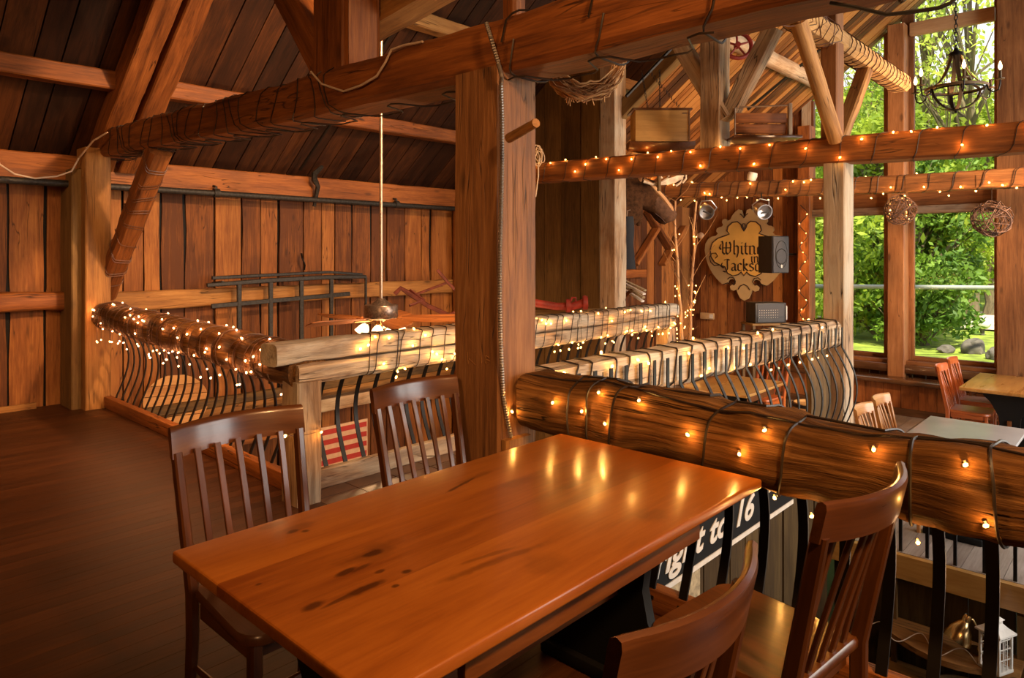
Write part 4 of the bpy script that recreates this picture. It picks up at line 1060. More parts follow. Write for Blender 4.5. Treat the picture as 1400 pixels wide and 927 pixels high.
# round slatted lid and flag board seen through the railing bars
dc = onD(241, 549, 7.3)
Nd = Vector((-.25, -.75, .62)).normalized()
Xd = Nd.cross(Vector((0, 0, 1))).normalized(); Yd = Nd.cross(Xd)
Md = Matrix.Translation(dc) @ Matrix((Xd, Yd, Nd)).transposed().to_4x4()
dt = thing('round_lid', dc, 'round slatted wooden lid leaning against the back wall, seen through the iron bars', 'lid')
for k in range(5):
    y0 = -.30 + k * .12; y1 = y0 + .112; pl = []
    for i in range(5):
        y = y0 + (y1 - y0) * i / 4; pl.append((math.sqrt(max(.0, .31 ** 2 - y * y)), y))
    for i in range(4, -1, -1):
        y = y0 + (y1 - y0) * i / 4; pl.append((-math.sqrt(max(.0, .31 ** 2 - y * y)), y))
    MB().prism(pl, (0, .025), 'z', M=Md).build('slat', 'disc_wood', dt)
MB().box((-.2, -.24, -.03), (-.14, .24, 0), M=Md, axis=1).build('batten', 'disc_wood', dt); MB().box((.14, -.24, -.03), (.2, .24, 0), M=Md, axis=1).build('batten', 'disc_wood', dt)
tag(MB().box((2.4, YB - .6, -.62), (4.3, YB - .05, -.5), bev=.01).build('wall_ledge', 'wall_wood'), 'broad timber ledge low on the back wall behind the left railing bars', 'ledge')
tag(MB().box((3.9, YB - .32, -.50), (6.2, YB - .06, -.34), bev=.01).build('stone_ledge', 'beam_grey'), 'pale squared timber lying on the ledge behind the railing bars', 'beam')
fl = thing('flag_board', onY(470, 605, YB - .05), 'red and cream striped flag board on the back wall low behind the railing', 'flag')
q0, q1 = onY(430, 600, YB - .05), onY(502, 572, YB - .05); ztop = q1.z
MB().box((q0.x - .1, YB - .06, ztop - .9), (q1.x, YB - .035, ztop)).build('board', 'flag_cream', fl)
mb = MB()
for i in range(7):
    zz = ztop - .035 - i * .130; mb.box((q0.x - .1, YB - .066, zz - .065), (q1.x - .02, YB - .0605, zz))
mb.build('stripes', 'flag_red', fl)

# ------------------------------------------------------------------ on the cross beam: crate, sleigh seat, wheel, wreath
def frame_at(c, rz): return Matrix.Translation(c) @ Matrix.Rotation(rz, 4, 'Z')
face = math.radians(-47 )  # local x -> picture right, local -y -> towards viewer
cc = onX(905, 172, 6.05); cc = onD(905, 172, 6.95)
cr_ = thing('hanging_crate', cc, 'tan wooden box slung on chains above the cross beam', 'crate')
M_ = frame_at(cc, face)
MB().box((-.27, -.02, -.16), (.27, .28, .155), M=M_, bev=.006).build('body', 'crate_wood', cr_)
MB().box((-.30, -.035, .155), (.30, .30, .175), M=M_, bev=.004).build('lid', 'chair_wood', cr_)
mb = MB(); mb.box((.262, -.026, -.155), (.275, -.018, .15), M=M_); mb.box((.20, -.024, .115), (.25, -.0205, .128), M=M_); mb.build('metal_edge', 'rod_metal', cr_)
mb = MB()
for (x, sx) in ((-.12, -.02), (.0, 0), (.22, -.10)):
    for i in range(14):
        p = M_ @ Vector((x + sx * i / 4, .1, .18 + i * .03)); a = (i % 2) * PI / 2
        mb.tube([p + Vector((math.cos(a) * .008 * math.cos(t), math.sin(a) * .008 * math.cos(t), .02 * math.sin(t))) for t in [2 * PI * k / 8 for k in range(8)]], .0028, 4, closed=True)
mb.build('chain', 'black_iron', cr_)
# leather trough under crate
tr = thing('leather_trough', cc + Vector((0, 0, -.25)), 'rounded brown trough lying on the cross beam under the tan box', 'trough')
mb = MB(); V = []
nseg = 12
for i in range(nseg + 1):
    x = -.33 + .66 * i / nseg; bend = .05 * (1 - (x / .33) ** 2); 
    for j in range(9):
        a = PI + PI * j / 8; rr_ = .11 - .02 * (x / .33) ** 2
        V.append(M_ @ Vector((x, .08 + rr_ * math.cos(a) * 1.2, -.175 + rr_ * math.sin(a) * .95 + .02 * (x / .33) ** 2)))
F = [(i * 9 + j, i * 9 + 9 + j, i * 9 + 10 + j, i * 9 + j + 1) for i in range(nseg) for j in range(8)]
F += [tuple(range(9)), tuple(nseg * 9 + j for j in range(8, -1, -1))]
F += [(i * 9, i * 9 + 8, i * 9 + 17, i * 9 + 9) for i in range(nseg)]
mb.add(V, F).build('shell', 'chair_wood', tr)
# sleigh seat
sc_ = onD(1046, 165, 6.35)
ss = thing('sleigh_seat', sc_, 'old sleigh bench seat with a thin iron hoop standing on the cross beam', 'bench seat')
M_ = frame_at(sc_, face)
for z0 in (-.02, -.12): MB().box((-.27, .0, z0), (.20, .03, z0 + .09), M=M_ @ Matrix.Rotation(.12, 4, 'X'), bev=.008).build('back_board', 'beam_wood', ss)
MB().box((-.30, -.06, -.165), (.32, .30, -.14), M=M_, bev=.004).build('seat_board', 'chair_wood', ss)
mb = MB(); mb.tube([M_ @ Vector(p) for p in ((-.28, -.01, -.15), (-.28, -.01, .115), (-.27, -.01, .12), (.22, -.01, .14))], .007, 6); mb.tube([M_ @ Vector(p) for p in ((-.28, .25, -.15), (-.28, .25, .12), (-.28, 0, .12))], .007, 6); mb.build('iron_hoop', 'rod_metal', ss)
MB().box((.21, -.02, -.15), (.245, .02, .16), M=M_, axis=2, bev=.006).build('arm_post', 'beam_grey', ss)
# red wheel
wc = onD(1008, 62, 7.2); wh = thing('wheel_ornament', wc, 'small red spoked wheel hanging under the roof, partly behind the overhead beam', 'wheel')
M_ = Matrix.Translation(wc) @ Matrix.Rotation(math.radians(-47), 4, 'Z') @ Matrix.Rotation(PI / 2 - .2, 4, 'X')
MB().tube([M_ @ Vector((.145 * math.cos(a), .145 * math.sin(a), 0)) for a in [2 * PI * k / 32 for k in range(32)]], .022, 8, closed=True).build('rim', 'red_paint', wh)
for k in range(5):
    a = 2 * PI * k / 5 + .3; MB().tube([M_ @ Vector((.02 * math.cos(a), .02 * math.sin(a), 0)), M_ @ Vector((.14 * math.cos(a), .14 * math.sin(a), 0))], .011, 6).build('spoke', 'red_paint', wh)
MB().tube([M_ @ Vector((0, 0, -.03)), M_ @ Vector((0, 0, .03))], .03, 12).build('hub', 'red_paint', wh)
MB().tube([wc + Vector((0, 0, .145)), wc + Vector((0, 0, .9))], .004, 5).build('hanging_wire', 'wire_dark', wh)
# twig wreath
tc_ = onD(800, 80, 3.45); tw = thing('twig_wreath', tc_, 'bundle of curved grapevine twigs hanging under the overhead beam beside the big post', 'wreath')
mb = MB()
for i in range(70):
    r_ = U(.13, .215); a0 = U(PI * .85, PI * 1.25); a1 = a0 + U(PI * .5, PI * 1.1); off = U(-.05, .05); tl = U(-.2, .2); P = []
    for k in range(14):
        a = a0 + (a1 - a0) * k / 13; x = r_ * math.cos(a) + .012 * math.sin(k * 1.1 + i); z = r_ * .95 * math.sin(a) + .010 * math.sin(k * 1.7 + i * 2)
        P.append(tc_ + Vector((SA * x + CA * (off + tl * z), -CA * x + SA * (off + tl * z), z)))
    mb.tube(P, U(.0022, .0042), 5, rad=[.6 + .8 * math.sin(PI * (k + 1) / 15) for k in range(14)])
for i in range(12):
    x = U(-.10, .10); z = -.19; P = [tc_ + Vector((SA * x, -CA * x, z)), tc_ + Vector((SA * (x + U(-.03, .03)), -CA * x, z - U(.02, .055)))]; mb.tube(P, .0022, 4)
mb.build('twigs', 'twig_wood', tw); MB().tube([tc_ + Vector((-.12, .02, .12)), Vector((2.47, tc_.y + .05, 2.50))], .003, 5).build('hanging_wire', 'wire_dark', tw)
# rope hank by post
rc = onD(736, 212, 3.3); mb = MB()
for i in range(7):
    M_ = Matrix.Translation(rc + Vector((U(-.008, .008), U(-.008, .008), U(-.02, .01)))) @ Matrix.Rotation(U(-.9, .9) - .8, 4, 'Z') @ Matrix.Rotation(U(-.4, .4), 4, 'Y')
    mb.tube([M_ @ Vector((.017 * math.cos(a), 0, U(.034, .040) * math.sin(a))) for a in [2 * PI * k / 14 for k in range(14)]], .0022, 5, closed=True)
mb.tube([rc, rc + Vector((.0, 0, -.1)), rc + Vector((-.02, 0, -.2))], .003, 5)
tag(mb.build('rope_hank', 'rope'), 'small hank of pale rope hanging at the edge of the big post', 'rope')

# ------------------------------------------------------------------ moose head
mh = thing('moose_head', onD(850, 268, 8.6), 'mounted moose head looking toward the windows from behind the pale post', 'trophy')
def loft(secs, n=20):
    """secs: (center, tangent, half-width, half-height)"""
    V = []; F = []
    for (c, t, a, b) in secs:
        t = Vector(t).normalized(); sd = t.cross(Vector((0, 0, 1))).normalized(); up = sd.cross(t)
        for j in range(n):
            q = 2 * PI * j / n; V.append(Vector(c) + sd * a * math.cos(q) + up * b * math.sin(q))
    m_ = len(secs)
    for i in range(m_ - 1):
        for j in range(n): F.append((i * n + j, i * n + (j + 1) % n, (i + 1) * n + (j + 1) % n, (i + 1) * n + j))
    F.append(tuple(range(n))[::-1]); F.append(tuple((m_ - 1) * n + j for j in range(n)))
    return V, F
def mo(u, v, dd=0): return onD(u, v, 9.35 + dd)
secs = []
prof = [(832, 280, .20, .30), (848, 277, .19, .29), (862, 268, .17, .25), (873, 262, .15, .20), (884, 264, .13, .165), (893, 273, .11, .135), (901, 281, .095, .115), (908, 290, .095, .115), (912, 296, .085, .10), (915, 301, .05, .06)]
for i, (u, v, a, b) in enumerate(prof):
    u2, v2 = prof[min(i + 1, 9)][:2]; u1, v1 = prof[max(i - 1, 0)][:2]
    secs.append((mo(u, v + 2), mo(u2, v2) - mo(u1, v1), a * 1.25, b * 1.28))
V, F = loft(secs, 24)
MB().add(V, F).build('head', 'moose_fur', mh, angle=80)
V, F = loft([(mo(894, 272, -.02), mo(912, 298) - mo(894, 272), 0.115, 0.149), (mo(902, 281, -.02), mo(912, 298) - mo(894, 272), 0.117, 0.140), (mo(909, 290, -.02), mo(912, 298) - mo(902, 285), 0.117, 0.138), (mo(914, 297, -.02), mo(914, 302) - mo(909, 290), 0.103, 0.121), (mo(917, 303, -.02), mo(914, 302) - mo(909, 290), 0.057, 0.069)], 24)
MB().add(V, F).build('muzzle', 'moose_muzzle', mh, angle=80)
mb = MB(); mb.tube([mo(880, 245, -.10), mo(889, 251, -.12), mo(899, 262, -.12), mo(909, 273, -.12), mo(917, 284, -.10), mo(921, 294, -.06)], .030, 8, rad=[.6, 1, 1, 1, 1, .7]); mb.build('pale_blaze', 'birch_bark', mh)
MB().ball(mo(914, 296, -.11), .018, 1).build('nostril', 'mouth_dark', mh); MB().ball(mo(888, 257, -.135), .018, 2).build('eye', 'dark_eye', mh)
MB().tube([mo(896, 292, -.09), mo(904, 298, -.1), mo(910, 305, -.09)], .006, 6).build('mouth', 'mouth_dark', mh)
V, F = loft([(mo(871, 256, -.08), mo(876, 236, -.14) - mo(871, 256, -.08), .01, .02), (mo(873, 249, -.1), mo(876, 236, -.14) - mo(871, 256, -.08), .03, .055), (mo(876, 240, -.13), mo(876, 236, -.14) - mo(871, 256, -.08), .02, .035), (mo(877, 235, -.14), mo(876, 236, -.14) - mo(871, 256, -.08), .004, .006)], 12)
MB().add(V, F).build('ear', 'birch_bark', mh)
mb = MB(); V, F = loft([(mo(872, 285), Vector((0, 0, -1)) + ray(900, 345) * .01, .05, .05), (mo(872, 300), Vector((0, .01, -1)), .06, .06), (mo(873, 309), Vector((0, .01, -1)), .02, .02)], 12); mb.add(V, F); mb.build('dewlap', 'moose_fur', mh)
def antler(dd, sx, name):
    mb = MB()
    b = mo(880, 248, dd); pts = [(880, 248), (892, 252), (904, 250), (914, 244)]
    mb.tube([mo(u * 1.0, v, dd + .0) for u, v in pts], .02, 8, rad=[1, .9, 1, 1.2])
    palm = [(903, 252), (914, 256), (924, 255), (933, 250), (936, 240), (930, 236), (922, 240), (912, 240), (903, 244)]
    P = [mo(u, 246 + (v - 246) * .55 - (u - 918) * .25, dd + .02 * math.sin(i)) for i, (u, v) in enumerate(palm)]; Q = [p + ray(920, 345).normalized() * .025 for p in P]; n = len(P)
    mb.add(P + Q, [tuple(range(n)), tuple(range(n, 2 * n))[::-1]] + [(i, (i + 1) % n, n + (i + 1) % n, n + i) for i in range(n)])
    for (a_, b_, c_) in (((933, 250), (938, 244), (938, 236)), ((936, 241), (938, 236), (935, 231)), ((924, 254), (930, 250), (934, 243)), ((905, 244), (901, 238), (904, 232)), ((914, 241), (912, 236), (914, 232))):
        mb.tube([mo(*a_, dd), mo(*b_, dd - .02), mo(*c_, dd - .03)], .013, 6, rad=[1.2, .9, .3])
    mb.build(name, 'antler', mh)
antler(-.28, 1, 'antler'); antler(.25, 1, 'antler')
# dark coat, shelf rail and planks behind the moose
ct = thing('hanging_coat', onD(858, 330, 8.95), 'dark blue coat hanging beside the pale post under the moose head', 'coat')
mb = MB(); V = []; nn = 8
for i in range(nn + 1):
    t = i / nn; c_ = onD(857, 296 + 72 * t, 9.0); w_ = .085 + .02 * t
    for j in range(12):
        a = 2 * PI * j / 12; V.append(c_ + Vector((SA, -CA, 0)) * w_ * math.cos(a) * (1 + .1 * math.sin(j * 3 + i)) + Vector((CA, SA, 0)) * .05 * math.sin(a))
F = [(i * 12 + j, i * 12 + (j + 1) % 12, i * 12 + 12 + (j + 1) % 12, i * 12 + 12 + j) for i in range(nn) for j in range(12)] + [tuple(range(12)), tuple(nn * 12 + j for j in range(12))[::-1]]
plain('navy_cloth', (.010, .012, .018), .85, bump=.3)
mb.add(V, F).build('cloth', 'navy_cloth', ct)
MB().tube([onD(857, 296, 9.0), onD(858, 288, 9.02), onD(862, 287, 9.02)], .006, 6).build('hanger_hook', 'rod_metal', ct)
q = onY(860, 378, 6.08); q2 = onY(926, 375, 6.08)
tag(beam_mb([(7.55, 6.1, 1.16), (9.7, 6.1, 1.16)], .08, .13, jit=.008).build('wall_rail', 'beam_wood'), 'reddish timber rail on the wing wall below the moose head', 'rail')
for i, (a_, b_) in enumerate((((925, 355), (885, 290)), ((868, 362), (905, 300)), ((905, 362), (935, 310)))):
    tag(beam_mb([onY(*a_, 6.12), onY(*b_, 6.12)], .06, .14, jit=.008, up=(0, 1, 0)).build('wall_brace', 'wall_wood'), ['slanting board on the wing wall beside the birch trunk', 'slanting board on the wing wall next to the dark coat', 'slanting board on the wing wall behind the birch trunks'][i], 'board')
bk = thing('slat_bundle', onD(868, 396, 8.9), 'bundle of thin pale laths jutting out beside the pale post below the wall rail', 'laths')
for i in range(4):
    a_, b_ = onD(852, 383 + i * 4, 8.9 + .02 * i), onD(882 - i, 397 + i * 5, 8.6 + .02 * i)
    MB().sweep([a_, b_], rectsec(.05, .022, .003)).build('lath', 'paper' if i % 2 == 0 else 'white_enamel', bk)
MB().sweep([onD(855, 405, 8.9), onD(866, 395, 8.8)], rectsec(.05, .04, .003)).build('bracket', 'beam_wood', bk)

# ------------------------------------------------------------------ carved sign
XS = XW - .06
sg = thing('carved_sign', (XS, onX(1018, 350, XS).y, onX(1018, 350, XS).z), 'ornate gold and tan cut-out sign with blackletter writing on the gable wall', 'sign')
ctr = onX(1018, 350, XS); ky = (onX(1008, 350, XS).y - onX(1028, 350, XS).y) / 20; kz = (onX(1018, 340, XS).z - onX(1018, 360, XS).z) / 20
zc = (350 - 200) * 4.03
def sw(x, y): # zoom coords -> (Y,Z) on the wall
    return (ctr.y + (637 - x) / 4.03 * ky, ctr.z + (zc - y) / 4.03 * kz)
half = [(637, 392), (628, 375), (622, 352), (605, 346), (588, 358), (572, 378), (560, 402), (543, 408), (538, 400), (528, 396), (516, 402), (512, 415), (520, 430), (510, 440), (496, 442), (483, 450), (479, 464), (488, 478), (478, 490), (452, 495), (432, 508), (415, 535), (411, 572), (418, 615), (432, 660), (455, 700), (482, 735), (512, 762), (532, 765), (545, 752), (552, 738), (570, 732), (588, 740), (592, 757), (582, 768), (570, 764), (558, 775), (562, 792), (578, 798), (594, 790), (602, 812), (615, 838), (637, 850)]
full = half + [(1274 - x, y) for x, y in half[::-1]][1:-1]
MB().prism([sw(*p) for p in full][::-1], (XS - .02, XS + .02), 'x').build('board', 'sign_tan', sg, smooth=False)
inn = [(637, 468), (625, 448), (620, 430), (600, 414), (572, 418), (548, 440), (542, 465), (556, 482), (530, 492), (490, 505), (458, 530), (445, 570), (450, 610), (470, 640), (500, 655), (530, 665), (545, 700), (575, 716), (605, 708), (622, 692), (637, 712)]
inn = inn + [(1274 - x, y) for x, y in inn[::-1]][1:-1]
MB().prism([sw(*p) for p in inn][::-1], (XS - .024, XS - .019), 'x').build('gold_field', 'sign_gold', sg, smooth=False)
mb = MB(); lp = [Vector((XS - .026, *sw(*p))) for p in inn]; mb.tube(lp, .010, 6, closed=True)
for sgn in (1, -1):
    def mx(x, y): return (x if sgn == 1 else 1274 - x, y)
    for crv in ([(637, 468), (640, 450), (646, 436), (640, 425)], [(545, 735), (560, 722), (580, 726), (590, 745), (580, 760), (568, 752)], [(520, 765), (545, 755), (560, 765)],
                [(500, 655), (470, 660), (448, 640), (440, 612), (455, 590), (478, 588), (488, 605), (475, 618)], [(637, 395), (625, 378), (615, 372)], [(605, 850 - 60), (618, 770), (637, 760)]):
        mb.tube([Vector((XS - .026, *sw(*mx(*p)))) for p in crv], .008, 5)
mb.build('scrollwork', 'sign_ink', sg)
# blackletter drawn with a broad nib
GL = {
 'W': ([[(0, 1.45), (.12, 1.5), (.18, 1.2), (.15, .25), (.35, .02)], [(.5, 1.4), (.48, .25), (.62, .02), (.88, .3), (.92, 1.1), (.8, 1.42)], [(.35, .02), (.5, .2)], [(0, .55), (-.15, .8), (0, 1.15)], [(.2, .75), (.95, .75)]], 1.12),
 'h': ([[(.12, 1.6), (.12, .15), (.22, .02)], [(.12, .85), (.35, 1.0), (.5, .85), (.5, .2), (.38, -.3)]], .68),
 'i': ([[(.02, .9), (.14, .95), (.14, .18), (.28, .03)], [(.12, 1.25), (.2, 1.32)]], .36),
 't': ([[(.14, 1.3), (.14, .18), (.32, .03)], [(0, .92), (.32, .92)]], .42),
 'n': ([[(.0, .88), (.12, .95), (.12, .1), (.18, .03)], [(.12, .8), (.35, .98), (.5, .84), (.5, .18), (.62, .03)]], .72),
 'e': ([[(.4, .15), (.26, .03), (.1, .15), (.1, .8), (.28, .98), (.44, .8), (.42, .62), (.12, .5)]], .54),
 'y': ([[(.0, .88), (.12, .95), (.12, .2), (.28, .05), (.45, .2)], [(.5, .95), (.5, 0), (.3, -.4), (.1, -.35)]], .66),
 's': ([[(.42, .85), (.25, .98), (.1, .82), (.12, .62), (.4, .42), (.42, .2), (.25, .03), (.06, .15)]], .52),
 'J': ([[(.1, 1.35), (.4, 1.5), (.62, 1.35)], [(.4, 1.4), (.42, .2), (.25, -.15), (.0, -.05)], [(-.1, 1.0), (-.2, .6), (.05, .35)]], .72),
 'a': ([[(.08, .85), (.25, .98), (.42, .82), (.42, .18), (.54, .03)], [(.42, .55), (.15, .42), (.1, .15), (.25, .03), (.42, .2)]], .60),
 'c': ([[(.44, .82), (.28, .98), (.1, .8), (.1, .18), (.26, .03), (.44, .15)]], .50),
 'k': ([[(.12, 1.55), (.12, .1), (.2, .03)], [(.12, .6), (.36, .95), (.46, .8), (.18, .52)], [(.18, .52), (.38, .18), (.54, .03)]], .60),
 'o': ([[(.28, .98), (.1, .8), (.1, .18), (.28, .03), (.46, .2), (.46, .8), (.28, .98)]], .60),
}
nib = (math.cos(math.radians(38)) * .085, math.sin(math.radians(38)) * .085)
def write(word, x0, y0, h, sx, mb, xr=XS - .0265):
    """x0,y0 in zoom px of baseline start, h = x-height in zoom px"""
    x = x0
    for chh in word:
        st_, adv = GL[chh]
        for s_ in st_:
            for p, q in zip(s_, s_[1:]):
                def W(a, b): yy, zz = sw(x + a * h * sx, y0 - b * h); return Vector((xr, yy, zz))
                qd = [W(p[0] - nib[0], p[1] - nib[1]), W(p[0] + nib[0], p[1] + nib[1]), W(q[0] + nib[0], q[1] + nib[1]), W(q[0] - nib[0], q[1] - nib[1])]
                bk_ = [v + Vector((.004, 0, 0)) for v in qd]
                mb.add(qd + bk_, [(0, 1, 2, 3), (7, 6, 5, 4), (0, 4, 5, 1), (1, 5, 6, 2), (2, 6, 7, 3), (3, 7, 4, 0)])
                # little thickness across the nib
                c1, c2 = W(*p), W(*q); mb.tube([c1, c2], .007, 4)
        x += adv * h * sx
mb = MB(); write('Whitneys', 508, 597, 50, 1.2, mb); mb.build('lettering', 'sign_ink', sg, smooth=False)
mb = MB(); write('in', 674, 642, 36, 1.2, mb); mb.build('lettering', 'sign_ink', sg, smooth=False)
mb = MB(); write('Jackson', 520, 688, 44, 1.35, mb); mb.build('lettering', 'sign_ink', sg, smooth=False)

# loudspeaker + mixer
def pa(u, v, d): return onD(u, v, d)
c_ = onD(1067, 348, 10.1); sp_ = thing('loudspeaker', c_, 'black and grey loudspeaker on the wall covering the end of the carved sign', 'speaker')
M_ = Matrix.Translation(c_) @ Matrix.Rotation(math.radians(-47 - 0) , 4, 'Z')
Mr = M_ @ Matrix.Rotation(math.radians(28), 4, 'Z')
MB().prism([(-.12, .30), (-.17, 0.02), (-.17, -.0), (.17, 0), (.17, .02), (.12, .30)], (-.27, .27), 'z', M=Mr).build('cabinet', 'black_plastic', sp_)
MB().box((-.16, -.018, -.26), (.16, 0, .26), M=Mr, bev=.012).build('grille', 'grille_grey', sp_)
mb = MB(); mb.tube([Mr @ Vector((.11 * math.cos(a), -.021, -.03 + .11 * math.sin(a))) for a in [2 * PI * k / 28 for k in range(28)]], .006, 5, closed=True); mb.tube([Mr @ Vector((.125 * math.cos(a), -.021, .0 + .2 * math.sin(a))) for a in [2 * PI * k / 28 for k in range(28)]], .005, 5, closed=True)
mb.build('cone_ring', 'black_plastic', sp_)
mb = MB(); mb.prism([(-.018, -.2), (.018, -.2), (.012, -.175), (.02, -.165), (0, -.14), (-.02, -.165), (-.012, -.175)], (-.024, -.019), 'y', M=Mr); mb.build('badge', 'white_enamel', sp_)
mb = MB(); mb.tube([Mr @ Vector((0, .30, 0)), Vector((11.38, (Mr @ Vector((0, .3, 0))).y, c_.z))], .02, 8); mb.build('wall_bracket', 'black_iron', sp_)
c_ = onD(1054, 428, 9.9); mx_ = thing('mixer_amplifier', c_, 'black powered mixer with rows of knobs below the loudspeaker', 'amplifier')
Mr = Matrix.Translation(c_) @ Matrix.Rotation(math.radians(-47 + 10), 4, 'Z')
MB().box((-.24, 0, -.145), (.24, .28, .145), M=Mr, bev=.012).build('case', 'black_plastic', mx_)
MB().box((-.21, -.006, -.125), (.20, .002, .125), M=Mr).build('front_panel', 'grille_grey', mx_)
mb = MB()
for i in range(9):
    for j in range(4): MB().ball(Mr @ Vector((-.18 + i * .035, -.01, .04 - j * .035)), .006, 1).build('knob', 'white_enamel', mx_)
MB().box((-.21, -.012, -.12), (.2, -.004, -.05), M=Mr).build('vent_grille', 'black_plastic', mx_)
MB().box((.235, -.01, -.10), (.25, .02, .10), M=Mr, bev=.004).build('side_handle', 'white_enamel', mx_)
cz = c_.z - .147
MB_c = thing('equipment_stand', (c_.x, c_.y, LZ), 'plain dark wooden stand under the mixer behind the railing', 'stand')
Mr2 = Matrix.Translation((c_.x, c_.y, 0)) @ Matrix.Rotation(math.radians(-37), 4, 'Z')
MB().box((-.3, -.03, cz - .03), (.3, .32, cz), M=Mr2, bev=.005).build('top', 'panel_wood', MB_c)
for (x, y) in ((-.27, 0), (.27, 0), (-.27, .29), (.27, .29)): MB().box((x - .02, y - .02, LZ), (x + .02, y + .02, cz - .03), M=Mr2, axis=2).build('leg', 'panel_wood', MB_c)
# stage cans
def par(u, v, d, label, tilt):
    c = onD(u, v, d); t = thing('stage_light', c, label, 'spotlight', 'metal stage cans under the far cross beam')
    M_ = Matrix.Translation(c) @ Matrix.Rotation(math.radians(-47), 4, 'Z') @ Matrix.Rotation(tilt, 4, 'Y') @ Matrix.Rotation(PI / 2 + .35, 4, 'X')
    MB().lathe([(.001, -.11), (.06, -.11), (.085, -.07), (.095, 0), (.10, .10), (.105, .11), (.095, .11), (.09, .02), (.001, 0)], 20, M=M_).build('can', 'aluminium', t)
    MB().tube([M_ @ Vector((-.105, 0, 0)), M_ @ Vector((-.115, .1, 0)), M_ @ Vector((0, .16, 0)), M_ @ Vector((.115, .1, 0)), M_ @ Vector((.105, 0, 0))], .008, 6).build('yoke', 'aluminium', t)
    MB().tube([c + Vector((0, 0, .14)), Vector((c.x, c.y, 2.3))], .010, 6).build('hanger', 'black_iron', t)
    MB().box((-.06, -.012, .112), (.06, .012, .118), M=M_).build('label_strip', 'black_plastic', t)
par(965, 288, 9.75, 'dented metal stage can nearer the birch trunks', .4); par(1041, 287, 9.3, 'metal stage can hanging over the upper edge of the carved sign', -.25)
c_ = onX(1028, 242, 9.5); tag(MB().lathe([(.001, .07), (.06, .065), (.07, .02), (.06, -.05), (.05, -.055)], 18, M=Matrix.Translation(c_) @ Matrix.Rotation(.3, 4, 'X')).build('white_lamp_head', 'white_enamel'), 'small white lamp head sitting on the far cross beam above the sign', 'lamp')
c_ = onX(958, 322, XW - .08); tag(MB().ball(c_, .065, 2, (.4, 1, .9), jit=.3).build('shell_ornament', 'pale_shell'), 'small round pale ornament on the wall beside the carved sign', 'ornament')
c_ = onX(967, 432, XW - .06); t = thing('wall_outlet', c_, 'tan double outlet box low on the sign wall', 'outlet')
MB().box((c_.x - .02, c_.y - .13, c_.z - .055), (c_.x + .02, c_.y + .13, c_.z + .055), bev=.008).build('plate', 'outlet_tan', t)
MB().box((c_.x - .024, c_.y - .12, c_.z - .035), (c_.x - .018, c_.y - .05, c_.z + .035)).build('socket', 'white_enamel', t)
# twig balls
def twigball(u, v, X, r, label):
    c = onX(u, v, X); t = thing('twig_ball', c, label, 'ornament', 'woven twig balls'); mb = MB()
    for i in range(24):
        ax = Vector((U(-1, 1), U(-1, 1), U(-1, 1))).normalized(); a_ = ax.orthogonal().normalized(); b_ = ax.cross(a_); k = U(.86, 1.0); o_ = U(-.35, .35)
        rr_ = r * k * math.sqrt(1 - o_ * o_)
        mb.tube([c + ax * o_ * r + (a_ * math.cos(q) + b_ * math.sin(q)) * rr_ * (1 + .05 * math.sin(3 * q + i)) for q in [2 * PI * j / 18 for j in range(18)]], U(.004, .007), 4, closed=True)
    mb.build('twigs', 'twig_ball_mat', t)
    MB().tube([c + Vector((0, 0, r * .9)), Vector((c.x, c.y, 2.34))], .004, 4).build('hanging_wire', 'wire_dark', t)
    return c, t
plain('twig_ball_mat', (.10, .055, .04), .8, var=.6)
c1, t1 = twigball(1231, 287, 9.42, .185, 'twig ball strung with tiny lights hanging before the window timber')
c2, t2 = twigball(1356, 299, 9.42, .205, 'larger bare twig ball hanging at the edge of the broad window timber')
g = thing('string_lights', c1, 'tiny lights inside the smaller hanging twig ball', 'string lights')
for i in range(16):
    d = Vector((U(-1, 1), U(-1, 1), U(-1, 1))).normalized(); put_bulb(g, c1 + d * .15, 'bulb_glow', .007)
MB().tube([c1 + Vector((U(-.12, .12), U(-.12, .12), U(-.12, .12))) for i in range(14)], .0025, 4).build('wire', 'wire_dark', g)

